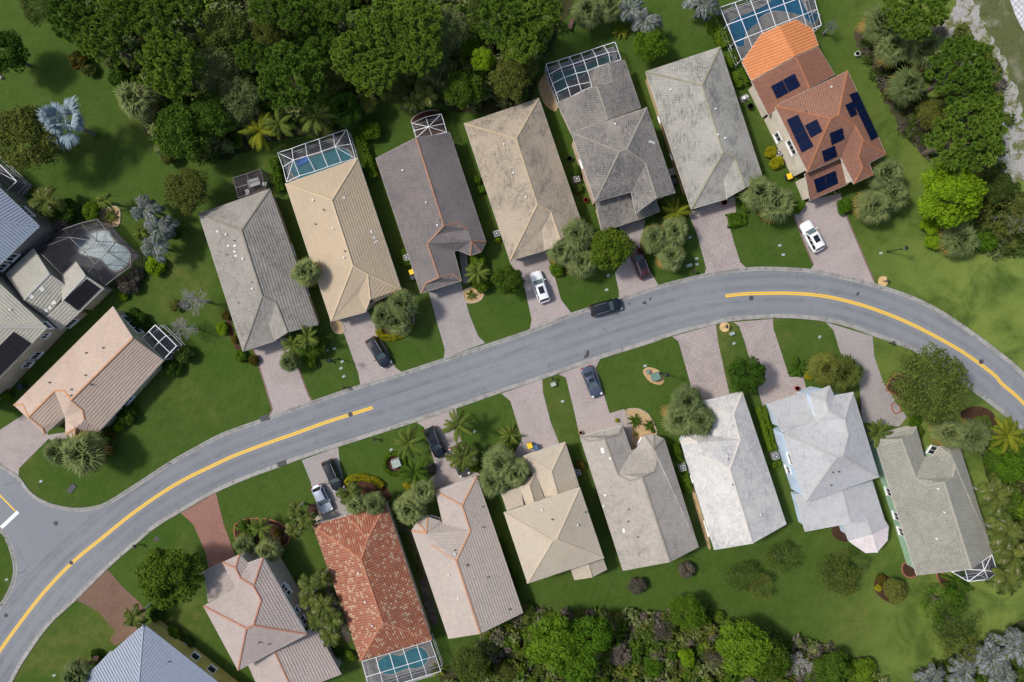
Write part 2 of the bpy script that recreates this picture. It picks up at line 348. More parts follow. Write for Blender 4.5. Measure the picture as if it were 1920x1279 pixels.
for s in ('1098,664 1103,655 1104,668 1094,672', 'H705,830 H722,808 H738,832 H720,830', 'H750,805 H756,788 H766,790 H760,808', 'H615,832 H622,820 H630,834', 'I640,775 I648,755 I660,752 I655,772', 'I512,765 I516,756 I522,764', 'I376,762 I382,758 I386,765'):
    patch('oil_stain', pxs(s), 0.009, oil, sm=4)
# ------------------------------------------------------------------ drives
def pavers(name, c1, c2, cm, scale, rot, wd=0.5, ht=0.25, off=0.5, mortar=0.02, grime=0.4):
    m, n, b = nt_new(name, 0.9, 0.2)
    co = node(n, 'ShaderNodeNewGeometry', name='CO'); mp = node(n, 'ShaderNodeMapping'); mp.inputs['Rotation'].default_value = (0, 0, R_(rot))
    n.links.new(co.outputs['Position'], mp.inputs[0])
    t = node(n, 'ShaderNodeTexBrick', Scale=scale, offset=off); t.inputs['Brick Width'].default_value = wd; t.inputs['Row Height'].default_value = ht
    t.inputs['Mortar Size'].default_value = mortar; t.inputs['Mortar Smooth'].default_value = 0.3
    t.inputs['Color1'].default_value = (*c1, 1); t.inputs['Color2'].default_value = (*c2, 1); t.inputs['Mortar'].default_value = (*cm, 1)
    n.links.new(mp.outputs[0], t.inputs['Vector'])
    col = mixc(n, mul(n, noise(n, 0.35, 6, 0.65, 0.42, 0.68, dist=0.5), grime), t.outputs[0], [x * 0.55 for x in c1])
    col = mixc(n, mul(n, noise(n, 3.5, 5, 0.7, 0.4, 0.7), 0.3), col, [min(1, x * 1.35) for x in c1])
    n.links.new(col, b.inputs['Base Color']); bump(n, b, t.outputs['Fac'], 0.015, -0.5); return m
PV = {'pink': pavers('pink_grey_pavers', (0.40, 0.345, 0.33), (0.35, 0.295, 0.285), (0.27, 0.235, 0.225), 1.0, 17, 0.24, 0.12),
      'grid': pavers('grid_pavers', (0.40, 0.345, 0.33), (0.35, 0.30, 0.29), (0.21, 0.17, 0.16), 1.0, 15, 0.35, 0.35, 0.0, 0.035, 0.6),
      'salmon': pavers('salmon_pavers', (0.32, 0.165, 0.13), (0.26, 0.135, 0.11), (0.17, 0.10, 0.08), 1.0, 28, 0.24, 0.12),
      'brown': pavers('brown_pavers', (0.17, 0.105, 0.075), (0.21, 0.13, 0.095), (0.11, 0.07, 0.05), 1.0, 38, 0.3, 0.12),
      'grey': pavers('grey_pavers', (0.36, 0.33, 0.32), (0.31, 0.285, 0.275), (0.22, 0.20, 0.195), 1.0, 20, 0.24, 0.12)}
border = pavers('border_pavers', (0.23, 0.15, 0.13), (0.19, 0.125, 0.11), (0.12, 0.085, 0.075), 1.0, 17, 0.12, 0.24)
DRIVES = [('pink', '474,650 537,632 563,700 579,742 587,753 502,783 511,768 490,700'), ('pink', '636,600 690,583 702,608 716,638 742,690 754,698 676,723 672,700'),
          ('grey', '804,548 864,528 880,590 897,631 910,643 832,672 834,655 818,600'), ('pink', '955,490 1036,466 1029,490 1040,519 1052,562 1071,587 993,618 997,600 984,540'),
          ('pink', '1160,424 1210,412 1203,446 1197,470 1216,503 1234,534 1161,561 1160,544 1153,512 1176,480'), ('grid', '1290,398 1378,368 1380,398 1362,405 1376,454 1388,492 1400,503 1321,513 1324,503 1306,437'),
          ('pink', '1488,404 1508,385 1516,376 1576,362 1583,396 1640,531 1519,506 1526,496 1507,454'), ('pink', '48,775 86,800 92,822 36,878 35,892 -2,868 -40,832'),
          ('salmon', '339,962 405,924 419,981 444,1050 392,1070 386,1037 363,984'), ('brown', '142,1125 202,1067 229,1099 262,1129 274,1147 250,1190 216,1211 206,1201 216,1184 183,1145'),
          ('grey', '566,863 634,838 638,874 650,920 662,962 603,985 592,940 582,902'), ('pink', '781,792 855,766 865,824 872,850 900,892 816,922 803,900 818,888 813,862 795,801'),
          ('pink', '940,738 1017,711 1018,735 1032,790 1050,835 981,862 961,856 979,824 957,752'), ('pink', '1047,702 1125,673 1117,690 1143,775 1170,767 1184,790 1184,830 1088,822 1074,760 1061,708'),
          ('grid', '1260,631 1342,609 1347,645 1359,700 1368,740 1310,756 1292,724 1295,721 1272,640'), ('grid', '1375,604 1449,598 1450,616 1480,707 1506,707 1514,738 1430,762 1396,640 1386,612'),
          ('grey', '1548,604 1636,631 1639,668 1655,715 1675,747 1700,782 1686,800 1617,792 1611,715 1575,660 1563,620')]
for i, (k, s) in enumerate(DRIVES):
    P = gp(pxs(s)); c = sum(P, Vector()) / len(P)
    o = MB().sheet(P, 0.0, 0.03).build('driveway', PV[k]); tag(o, kind='structure')
for s_ in ('474,650 490,700 511,768 505,778', '540,634 563,700 579,742 586,752', '1488,404 1507,454 1524,494', '1583,396 1638,526'):
    tag(ribbon(gp(pxs(s_)), 0, .24, .034).build('drive_border', border), kind='structure')
tag(MB().sheet(gp(pxs('G588,830 G640,850 G650,960 G655,1040 G618,1042')), 0.0, 0.034).build('path', PV['grey']), kind='structure')
tag(MB().sheet(gp(pxs('J300,955 J420,935 J440,975 J345,1005')), 0.0, 0.034).build('path', PV['pink']), kind='structure')
# ================================================================== houses
def clip(poly, f):
    """keep the part of a polygon where f(p) >= 0"""
    out = []; n = len(poly)
    for i in range(n):
        a, b = poly[i], poly[(i + 1) % n]; fa, fb = f(a), f(b)
        if fa >= 0: out.append(a)
        if (fa >= 0) != (fb >= 0):
            t = fa / (fa - fb); out.append((a[0] + (b[0] - a[0]) * t, a[1] + (b[1] - a[1]) * t, a[2] + (b[2] - a[2]) * t))
    return out
def tiles_mesh(name, faces3, tw=0.34, expo=0.38, lip=0.055, barrel=0.0, stagger=0.5, rs=0):
    """each roof plane cut into courses and tiles, every tile a raised piece with its own lip"""
    V, F, RND = [], [], []; rg = random.Random(rs)
    for tris in faces3:
        nn = Vector((0, 0, 0))
        for a, b, c in tris:
            x = (Vector(b) - Vector(a)).cross(Vector(c) - Vector(a)); nn += x if x.z > 0 else -x
        nn.normalize(); gx, gy = nn.x, nn.y; gl = math.hypot(gx, gy)
        if gl < 0.02: gx, gy, gl = 1, 0, 0.02 if gl == 0 else gl
        sl = max(gl, 0.06); dz = expo * sl; l = math.hypot(gx, gy); ex, ey = -gy / l, gx / l
        rr = {}
        for t in tris:
            z0 = min(p[2] for p in t); z1 = max(p[2] for p in t); k = math.floor(z0 / dz)
            while k * dz < z1:
                lo = k * dz; strip = clip(list(t), lambda p: p[2] - lo); 
                if len(strip) >= 3: strip = clip(strip, lambda p: lo + dz - p[2])
                if len(strip) >= 3:
                    us = [p[0] * ex + p[1] * ey for p in strip]; o = (k % 2) * stagger * tw; j = math.floor((min(us) - o) / tw); um = max(us)
                    while o + j * tw < um:
                        ua = o + j * tw; ub = ua + tw; cell = clip(strip, lambda p: p[0] * ex + p[1] * ey - ua - 0.012)
                        if len(cell) >= 3: cell = clip(cell, lambda p: ub - 0.012 - (p[0] * ex + p[1] * ey))
                        if len(cell) >= 3:
                            r = rr.setdefault((k, j), (rg.random(), rg.uniform(0, 0.012)))
                            halves = [cell]
                            if barrel:
                                mid = (ua + ub) / 2
                                halves = [h for h in (clip(cell, lambda p: mid - (p[0] * ex + p[1] * ey)), clip(cell, lambda p: p[0] * ex + p[1] * ey - mid)) if len(h) >= 3]
                            for cl in halves:
                                b = len(V); low = []
                                for p in cl:
                                    fv = (p[2] - lo) / dz; z = p[2] + lip * (1 - fv) + r[1]
                                    if barrel: z += barrel * (1 - abs(2 * (p[0] * ex + p[1] * ey - ua) / tw - 1))
                                    V.append((p[0], p[1], z)); low.append(fv < 1e-4)
                                n = len(cl); 
                                ar = sum(cl[i][0] * cl[(i + 1) % n][1] - cl[(i + 1) % n][0] * cl[i][1] for i in range(n))
                                idx = list(range(b, b + n)); F.append(tuple(idx) if ar > 0 else tuple(idx[::-1])); RND.append(r[0])
                                for i in range(n):
                                    if low[i] and low[(i + 1) % n]:
                                        q = len(V); a0, a1 = cl[i], cl[(i + 1) % n]
                                        V.append((a0[0], a0[1], a0[2] - 0.02)); V.append((a1[0], a1[1], a1[2] - 0.02))
                                        F.append((idx[i], q, q + 1, idx[(i + 1) % n]) if ar > 0 else (idx[(i + 1) % n], q + 1, q, idx[i])); RND.append(r[0])
                        j += 1
                k += 1
    return mesh_np(name, V, F, RND)
def metal_mesh(name, faces3, pitch=0.42):
    """standing seam sheets: flat pans with raised ribs running down the slope"""
    V, F, RND = [], [], []
    for tris in faces3:
        nn = Vector((0, 0, 0))
        for a, b, c in tris:
            x = (Vector(b) - Vector(a)).cross(Vector(c) - Vector(a)); nn += x if x.z > 0 else -x
        nn.normalize(); l = max(math.hypot(nn.x, nn.y), 1e-4); ex, ey = -nn.y / l, nn.x / l
        for t in tris:
            us = [p[0] * ex + p[1] * ey for p in t]; j = math.floor(min(us) / pitch)
            while j * pitch < max(us):
                for a, b, lift in ((0, pitch - 0.07, 0.02), (pitch - 0.07, pitch, 0.09)):
                    ua, ub = j * pitch + a, j * pitch + b
                    c = clip(clip(list(t), lambda p: p[0] * ex + p[1] * ey - ua), lambda p: ub - (p[0] * ex + p[1] * ey))
                    if len(c) < 3: continue
                    ar = sum(c[i][0] * c[(i + 1) % len(c)][1] - c[(i + 1) % len(c)][0] * c[i][1] for i in range(len(c)))
                    if ar < 0: c = c[::-1]
                    k = len(V); n = len(c); V += [(p[0], p[1], p[2] + lift) for p in c]; F.append(tuple(range(k, k + n))); RND.append(0.5)
                    if lift > 0.05:
                        V += [(p[0], p[1], p[2]) for p in c]
                        for i in range(n): F.append((k + i, k + n + i, k + n + (i + 1) % n, k + (i + 1) % n)); RND.append(0.5)
                j += 1
    return mesh_np(name, V, F, RND)
HOUSES = {}
def parse(c, s):
    d = {}
    for t in s.split():
        k, r = t.split(':'); cc = c
        if r[0] in CROPS: cc, r = r[0], r[1:]
        x, y, h = map(float, r.split(',')); u, v = cp(cc, x, y); d[k] = unp(u, v, h)
    return d
WM = {}
def house(key, name, label, wall, roof, ridge, secs, group='houses along the curving street', fascia=(0.62, 0.58, 0.52), tw=0.34, barrel=0.0, metal=False, stagger=0.5):
    allp = [p for c, vs, *_ in secs for p in parse(c, vs).values()]
    ctr = sum(allp, Vector()) / len(allp); ctr.z = 0
    E = empty(name, ctr, label, 'house', group)
    inv = Matrix.Translation(-ctr); tris_w = []; walls = []
    wm = plain('stucco_' + key, wall, 0.9, var=0.10, scale=0.6, spec=0.15); fm = plain('fascia_' + key, fascia, 0.7)
    for si, sec in enumerate(secs):
        c, vs, fs = sec[:3]; opt = sec[3] if len(sec) > 3 else {}
        P = {k: p - ctr for k, p in parse(c, vs).items()}
        faces = []
        for f in fs.split(';'):
            f = f.split(); n = len(f)
            ar = sum(P[f[i]].x * P[f[(i + 1) % n]].y - P[f[(i + 1) % n]].x * P[f[i]].y for i in range(n))
            faces.append(f if ar > 0 else f[::-1])
        f3 = []
        for f in faces:
            tr = tessellate_polygon([[Vector((P[k].x, P[k].y, 0)) for k in f]]); tl = []
            for t in tr:
                a, b, d = (P[f[i]] for i in t)
                if (b - a).cross(d - a).z < 0: a, d = d, a
                if abs((b - a).cross(d - a).z) > 1e-3: tl.append((tuple(a), tuple(b), tuple(d)))
            f3.append(tl)
        tris_w += [tuple(Vector(p) + ctr for p in t) for tl in f3 for t in tl]
        mt = opt.get('roof', roof)
        if opt.get('metal', metal): o = obj('metal_sheets', metal_mesh('metal_sheets', f3), mt, E)
        else: o = obj('roof_tiles', tiles_mesh('roof_tiles', f3, tw, 0.38, 0.055, barrel, stagger, rs=sum(map(ord, key)) + si), mt, E)
        o['kind'] = 'stuff'
        roof_o = o
        # deck with fascia
        edges = {}
        for f in faces:
            for i in range(len(f)): edges[(f[i], f[(i + 1) % len(f)])] = f
        bd = [e for e in edges if (e[1], e[0]) not in edges]
        mb = MB(); dz = 0.03; th = 0.17
        for tl in f3:
            for t in tl:
                mb.add([(p[0], p[1], p[2] - dz) for p in t], [(0, 1, 2)]); mb.add([(p[0], p[1], p[2] - th) for p in t], [(2, 1, 0)])
        for a, b in bd:
            a, b = P[a], P[b]; d = (b - a); d.z = 0; d.normalize(); nr = Vector((d.y, -d.x, 0)) * 0.025; up = Vector((0, 0, 0.02))
            mb.add([a + nr + up, b + nr + up, b + nr - Vector((0, 0, th)), a + nr - Vector((0, 0, th)), a + up, b + up], [(0, 3, 2, 1), (4, 0, 1, 5)])
        mb.build('roof_deck', fm, E)
        # ridge, hip caps
        cb = MB(); rg = random.Random(si); crnd = []
        for (a, b), f in edges.items():
            if a < b and (b, a) in edges:
                g2 = edges[(b, a)]; cA = sum((P[k] for k in f), Vector()) / len(f); cB = sum((P[k] for k in g2), Vector()) / len(g2)
                d = P[b] - P[a]; dl = d.length; hd = Vector((d.x, d.y, 0)).normalized(); sd_ = Vector((-hd.y, hd.x, 0))
                def slope(cc):
                    t = (cc - P[a]).dot(hd) / max(1e-6, Vector((d.x, d.y, 0)).length); s = (cc - P[a]).dot(sd_); return ((cc.z - (P[a].z + d.z * t)) / abs(s)) if abs(s) > 1e-4 else 0
                if slope(cA) + slope(cB) < -0.12:
                    n = max(1, int(dl / 0.42)); up = Vector((0, 0, 1))
                    for i in range(n):
                        p, q = P[a] + d * (i / n), P[a] + d * ((i + 1.08) / n); hi, lo_ = 0.13 + rg.uniform(0, 0.015), 0.10
                        vs_ = []
                        for pt, hh, ww in ((p, hi, 0.17), (q, lo_, 0.15)):
                            vs_ += [pt - sd_ * ww - up * 0.02, pt - sd_ * ww * 0.55 + up * hh * 0.8, pt + sd_ * ww * 0.55 + up * hh * 0.8, pt + sd_ * ww - up * 0.02]
                        if not opt.get('metal', metal) or i % 1 == 0:
                            cb.add(vs_, [(0, 1, 5, 4), (1, 2, 6, 5), (2, 3, 7, 6), (3, 2, 1, 0), (4, 5, 6, 7)]); r = rg.random(); crnd += [r] * 5
        if cb.f: obj('ridge_caps', mesh_np('ridge_caps', cb.v, cb.f, crnd), opt.get('ridge', ridge), E)['kind'] = 'stuff'
        # walls
        if opt.get('wall') != '':
            if 'wall' in opt: loop = opt['wall'].split()
            else:
                nx = {a: b for a, b in bd}; st0 = bd[0][0]; loop = [st0]; k = nx[st0]
                while k != st0 and len(loop) < 60: loop.append(k); k = nx.get(k, st0)
            L_ = [P[k] for k in loop]; n = len(L_)
            if sum(L_[i].x * L_[(i + 1) % n].y - L_[(i + 1) % n].x * L_[i].y for i in range(n)) < 0: L_ = L_[::-1]
            ins = []
            for i in range(n):
                a, b, d = L_[i - 1], L_[i], L_[(i + 1) % n]
                e1 = (b - a); e1.z = 0; e1.normalize(); e2 = (d - b); e2.z = 0; e2.normalize()
                n1, n2 = Vector((-e1.y, e1.x, 0)), Vector((-e2.y, e2.x, 0)); mm = n1 + n2
                mm = mm / max(mm.length_squared / 2, 0.35) if mm.length > 1e-3 else n1
                ins.append(b + mm * opt.get('inset', 0.42))
            wb = MB(); zlow = opt.get('z0', 0.0)
            for i in range(n):
                a, b = ins[i], ins[(i + 1) % n]
                wb.add([(a.x, a.y, zlow), (b.x, b.y, zlow), (b.x, b.y, b.z - 0.12), (a.x, a.y, a.z - 0.12)], [(0, 1, 2, 3)])
                walls.append((Vector((a.x, a.y, 0)) + ctr, Vector((b.x, b.y, 0)) + ctr, min(a.z, b.z)))
            wb.build('wall', wm, E)
    HOUSES[key] = dict(E=E, ctr=ctr, tris=tris_w, walls=walls)
    return E
def roof_hit(key, u, v):
    """where the photograph's pixel meets this house's roof"""
    o = Vector((0, 0, CAMH)); d = (unp(u, v, 0) - o).normalized(); best = None
    from mathutils.geometry import intersect_ray_tri
    for t in HOUSES[key]['tris']:
        p = intersect_ray_tri(t[0], t[1], t[2], d, o, True)
        if p is not None and (best is None or p.z > best[0].z):
            n = (t[1] - t[0]).cross(t[2] - t[0]).normalized(); best = (p, n if n.z > 0 else -n)
    return best
E_, R5 = 3.0, 5.6
TUR = 'A D c g f e R2 R1; R1 R2 o1 o2 T t4 B; e f i t1 T o2 o1 R2; D h q g c; f g q h i; T t1 t2; T t2 t3; T t3 t4'
TURW = {'wall': 'A D h i t1 t2 t3 t4 B R1'}
WNG = 'fl fr w1; fr BR m2 m1 w2 w1; fl w1 w2 i2 i3; w2 m1 s T c4 i3 i2; T c3 c4; T c2 c3; T TL c2; TL T s m1 m2 BL'
WNGW = {'wall': 'fl i3 c4 c3 c2 TL BL m2 BR fr'}
TWO = 'TL BL k1; BL BR k2 k1; BR TR n m k2; TL k1 k2 m v; v m n o p a1; p a2 a1; p o a3 a2; n TR a3 o'
RM = roofmat
# north side of the street
house('n1', 'tile_house', 'grey-tan tiled hip roof house, leftmost of the row north of the street', (0.40, 0.34, 0.26),
      RM('roof_n1', (0.33, 0.305, 0.27), (0.27, 0.255, 0.23), (0.115, 0.11, 0.10), 0.8, 0.25, 0.42, 0.64), RM('ridge_n1', (0.22, 0.20, 0.165), (0.26, 0.24, 0.20), (0.14, 0.13, 0.11)),
      [('F', 'TL:112,245,3 TR:573,85,3 BR:885,965,3 BL:400,1138,3 r1:390,352,5.6 r2:525,780,5.6 g1:615,822,4.9 g2:688,1012,4.9 v1:570,960,4.0 v2:605,1066,4.0 f2:612,1068,3',
        'TL BL r2 r1; TL r1 TR; TR r1 r2 g1 g2 BR; BL f2 v1 g1 r2; g1 v1 v2 g2', {'wall': 'TL BL f2 g2 BR TR'})])
house('n2', 'tile_house', 'clean cream tiled hip roof house with a blue pool cage behind it', (0.50, 0.42, 0.30),
      RM('roof_n2', (0.475, 0.375, 0.26), (0.42, 0.34, 0.245), (0.33, 0.27, 0.20), 0.3), RM('ridge_n2', (0.55, 0.44, 0.29), (0.50, 0.40, 0.27), (0.35, 0.28, 0.2), 0.3),
      [('F', 'TL:674,52,3 TR:1144,-115,3 BR:1425,735,3 BL:970,943,3 r1:975,158,5.6 r2:1112,582,5.6 g1:1208,638,4.9 v1:1150,755,4.0 v2:1195,880,3.7 f2:1197,882,3 g3:1225,800,4.0 w:1262,812,3.2',
        'TL BL r2 r1; TL r1 TR; TR r1 r2 g1 BR; BL f2 v1 g1 r2; g1 v1 v2 g3; g1 g3 w BR', {'wall': 'TL BL f2 w BR TR'})])
house('n3', 'tile_house', 'dark brown-grey gabled tile house with a terracotta ridge and front turret', (0.42, 0.33, 0.28),
      RM('roof_n3', (0.215, 0.18, 0.165), (0.165, 0.15, 0.15), (0.085, 0.085, 0.10), 0.9, 0.22, 0.42, 0.62), RM('ridge_n3', (0.36, 0.20, 0.14), (0.28, 0.165, 0.12), (0.18, 0.13, 0.1), 0.5),
      [('G', 'A:50,232,3 R1:312,97,5.6 B:530,64,3 D:343,1108,3 c:375,1040,3.5 g:460,1003,4.4 f:385,785,4.37 e:440,725,5.0 R2:492,668,5.6 o1:575,652,4.7 o2:645,690,4.1 T:672,768,4.5 t4:765,772,3 t3:735,838,3 t2:665,862,3 t1:585,828,3 i:556,832,3 h:607,1025,3 q:545,980,3.5', TUR, TURW)])
house('n4', 'tile_house', 'tan hip roof house with dark lichen streaks, white car parked in front', (0.47, 0.40, 0.30),
      RM('roof_n4', (0.42, 0.345, 0.26), (0.37, 0.31, 0.24), (0.11, 0.105, 0.095), 0.95, 0.22, 0.46, 0.62), RM('ridge_n4', (0.48, 0.38, 0.25), (0.42, 0.34, 0.23), (0.25, 0.2, 0.15), 0.4),
      [('G', 'TL:B1160,690,3 TR:C150,548,3 BR:1398,690,3 BL:920,895,3 r1:960,105,5.6 r2:1098,530,5.6 g1:1185,577,4.9 g2:1246,755,4.9 x:1198,812,4.3 v1:1130,692,4 v2:1146,824,4 f2:1150,828,3',
        'TL BL r2 r1; TL r1 TR; TR r1 r2 g1 g2 BR; BL f2 v1 g1 r2; g1 v1 v2 x g2', {'wall': 'TL BL f2 g2 BR TR'})])
r5 = RM('roof_n5', (0.275, 0.25, 0.22), (0.215, 0.20, 0.185), (0.075, 0.076, 0.085), 1.0, 0.16, 0.40, 0.54)
house('n5', 'tile_house', 'two-storey house with mottled dark grey tiles, pink walls and rear pool cage', (0.56, 0.43, 0.33), r5,
      RM('ridge_n5', (0.28, 0.26, 0.22), (0.24, 0.22, 0.19), (0.14, 0.13, 0.12)),
      [('C', 'TL:330,740,5.6 TR:752,600,5.6 BR:910,1075,5.6 BL:465,1125,5.6 k1:600,845,8 k2:640,835,8 m:745,910,7.05 n:805,1105,7.05 v:665,1070,5.6 y:690,1190,5.5',
        'TL k1 k2 TR; TL BL k1; k1 BL v m k2; m v y n; TR k2 m n BR'),
       ('C', 'a:467,1132,4.3 b:668,1075,4.3 c:702,1226,3 d:500,1292,3', 'a b c d'),
       ('C', 'a:750,1120,4.2 b:800,1108,4.2 c:825,1178,3 d:704,1228,3 e:690,1190,4.0', 'a b c d e'),
       ('C', 'a:250,572,3 e:330,740,3 f:535,665,4.9 b:475,478,4.9 h:718,600,3 i:628,335,3 j:540,350,3.9 k:568,455,3.9 l:440,478,2.8 m:425,395,2.8',
        'a e f b; b f h i j k; j k l m', {'wall': 'a e h i m l b'})])
house('n6', 'tile_house', 'pale grey hip roof house streaked with dark algae, red item by the garage', (0.55, 0.42, 0.25),
      RM('roof_n6', (0.38, 0.365, 0.325), (0.33, 0.32, 0.29), (0.09, 0.09, 0.095), 1.0, 0.2, 0.45, 0.64), RM('ridge_n6', (0.30, 0.29, 0.20), (0.25, 0.24, 0.18), (0.15, 0.15, 0.12)),
      [('C', 'TL:745,400,3 TR:1160,262,3 BR:1402,1000,3 BL:1000,1168,3 r1:1060,475,5.6 r2:1178,850,5.6 g1:1245,885,4.9 g2:1300,1048,4.9 v1:1185,995,4 v2:1198,1106,4 f2:1202,1108,3',
        'TL BL r2 r1; TL r1 TR; TR r1 r2 g1 g2 BR; BL f2 v1 g1 r2; g1 v1 v2 g2', {'wall': 'TL BL f2 g2 BR TR'})])
omet = plain('orange_metal', (0.58, 0.225, 0.085), 0.45, 0.0, 0.06, spec=0.4)
house('n7', 'tile_house', 'terracotta tiled two-storey house with solar panels and orange metal lanai roof', (0.66, 0.60, 0.50),
      RM('roof_n7', (0.245, 0.115, 0.075), (0.20, 0.095, 0.065), (0.17, 0.085, 0.06), 0.4), RM('ridge_n7', (0.34, 0.145, 0.075), (0.29, 0.125, 0.068), (0.22, 0.11, 0.06), 0.4),
      [('T', 'TL:400,422,5.6 TR:885,188,5.6 BR:1142,742,5.6 BL:618,865,5.6 k1:772,507,8.2 k2:825,482,8.2 m:935,550,7.4 n:988,653,7.2 p:958,760,6.5 s:985,835,6.4 q:928,942,5.6 t:840,768,5.6 w:1057,880,5.6 u:1030,802,5.6',
        'TL k1 k2 TR; TL BL k1; k1 BL t m k2; m t q s p n; TR k2 m n BR; n p u BR; p s w u; s q w'),
       ('T', 'a:600,872,4.5 b:838,775,4.5 c:885,945,3 d:635,1053,3', 'a b c d'),
       ('T', 'a:245,258,3 e:360,487,3 y:402,447,3.4 f:632,302,4.7 b:540,95,4.7 h:800,213,3 i:690,30,3', 'a e y f b; b f h i', {'wall': 'a e h i b'}),
       ('_', 'a:1391,116,2.9 b:1409,151,2.9 c:1489,106,3.9 d:1460,49,3.9 e:1427,64,3.3 f:1535,86,2.9 g:1523,54,2.9 h:1492,37,3.3', 'a b c d e; d c f g h', {'metal': True, 'roof': omet, 'ridge': omet, 'wall': ''})])
# west
bmet = plain('blue_grey_metal', (0.225, 0.265, 0.345), 0.5, 0.0, 0.06, spec=0.4)
house('w0', 'metal_house', 'blue-grey standing seam metal roof house cut by the left edge', (0.22, 0.20, 0.18), bmet, bmet,
      [('_', 'C:74,424,5.4 U:-60,296,5.4 D:-60,552,5.4 A:-80,405,8.2 L:-190,420,5.4', 'C U A; C A D; U L A; L D A')], metal=True, fascia=(0.55, 0.58, 0.62))
house('w1', 'tile_house', 'grey tiled house with black solar panels beside the big dark pool cage', (0.42, 0.37, 0.29),
      RM('roof_w1', (0.40, 0.38, 0.32), (0.34, 0.33, 0.29), (0.20, 0.20, 0.16), 0.45), RM('ridge_w1', (0.42, 0.42, 0.40), (0.36, 0.36, 0.33), (0.2, 0.2, 0.17), 0.3),
      [('_', 'U:88,615,5.5 N:-70,468,5.5 D:-70,782,5.5 A:-75,612,8 L:-230,620,5.5', 'U N A; U A D; N L A; L D A'),
       ('E', 'a:40,805,3 b:235,625,3 c:350,805,4.6 d:170,990,4.6 l:328,1108,3.4 e:492,905,3.4', 'a d c b; c d l e'),
       ('E', 'f:440,812,3 g:535,715,3 h:605,818,4.3 x:440,995,4.3 i:735,905,3.2 j:553,1082,3.2', 'g f x h; h x j i'),
       ('E', 'x:440,997,3.9 j:553,1084,3.1 k:428,1198,3.1 l:328,1110,3.9', 'x j k l')], tw=0.5, stagger=0.5)
house('w2', 'tile_house', 'pinkish cream gabled tile house with orange ridges on the corner lot', (0.40, 0.36, 0.25),
      RM('roof_w2', (0.50, 0.385, 0.31), (0.44, 0.35, 0.295), (0.40, 0.24, 0.16), 0.4), RM('ridge_w2', (0.55, 0.29, 0.15), (0.48, 0.26, 0.15), (0.35, 0.2, 0.12), 0.3),
      [('J', 'A:732,120,3 R1:862,325,5.6 B:1060,470,3 C:640,932,3 D:90,758,3 c:150,757,3.45 g:185,837,4.35 f:355,668,4.35 e:415,665,4.8 R2:460,727,5.6 o1:535,790,4.66 o2:548,855,4.15 T:490,907,4.5 t4:530,935,3 t3:480,978,3 t2:425,947,3 t1:425,862,3 i:420,832,3 h:290,948,3 q:275,905,3.5',
        'A D c g f e R2 R1; R1 R2 o1 o2 T t4 C B; e f i t1 T o2 o1 R2; D h q g c; f g q h i; T t1 t2; T t2 t3; T t3 t4', {'wall': 'A D h i t1 t2 t3 t4 C B R1'})], tw=0.42)
house('s0', 'metal_house', 'blue metal roofed house with yellow walls at the bottom left', (0.56, 0.48, 0.16), bmet, bmet,
      [('K', 'C:822,947,3.5 L:350,1365,3.5 A:785,1400,6 R:1450,1440,3.5 Z:900,1850,3.5', 'C L A; C A R; L Z A; A Z R'),
       ('K', 'a:555,1185,2.6 b:635,1100,2.6 c:718,1172,3.4 d:700,1290,3.4 e:545,1300,2.6', 'a b c d e', {'wall': ''})], metal=True, fascia=(0.5, 0.55, 0.6))
# south side of the street
house('s1', 'tile_house', 'two-storey salmon-grey tiled house with beige walls and row of slender palms', (0.40, 0.37, 0.32),
      RM('roof_s1', (0.40, 0.34, 0.31), (0.35, 0.30, 0.285), (0.32, 0.20, 0.15), 0.35), RM('ridge_s1', (0.42, 0.21, 0.14), (0.36, 0.18, 0.13), (0.25, 0.15, 0.1), 0.3),
      [('M', 'TL:5,785,5.6 BL:230,1202,5.6 BR:677,968,5.6 TR:393,470,5.6 k1:285,930,8 k2:330,910,8 m:380,745,6.9 n:330,655,6.9 o:245,603,6.5 p:213,537,6.3 a1:130,502,5.6 a2:240,450,5.6 a3:292,505,5.6 v:220,672,5.6', TWO),
       ('M', 'a:11,556,3 b:128,502,3 c:216,674,4.3 d:36,758,4.3', 'a b c d'),
       ('M', 'a:298,1172,3 b:470,1085,4.9 e:590,1345,4.9 f:400,1400,3 h:725,912,3 i:900,1228,3', 'a b e f; b h i e')], tw=0.42)
house('s2', 'tile_house', 'red and blond mottled barrel tile house with a pool cage behind', (0.45, 0.40, 0.34),
      RM('roof_s2', (0.26, 0.088, 0.05), (0.36, 0.15, 0.09), (0.16, 0.075, 0.05), 0.6, c3=(0.42, 0.27, 0.18)), RM('ridge_s2', (0.45, 0.20, 0.11), (0.38, 0.15, 0.09), (0.25, 0.1, 0.07), 0.3),
      [('M', 'TL:715,258,3 TR:1192,115,3 BR:1490,1003,3 BL:1025,1140,3 r1:1030,482,5.6 r2:1170,893,5.6 g1:1070,352,4.85 v1:1000,262,3.9 v2:935,200,3',
        'TL r1 r2 BL; r2 BL BR; TR g1 r1 r2 BR; TL v2 v1 g1 r1; g1 v1 v2 TR')], tw=0.36, barrel=0.08, stagger=0.0)
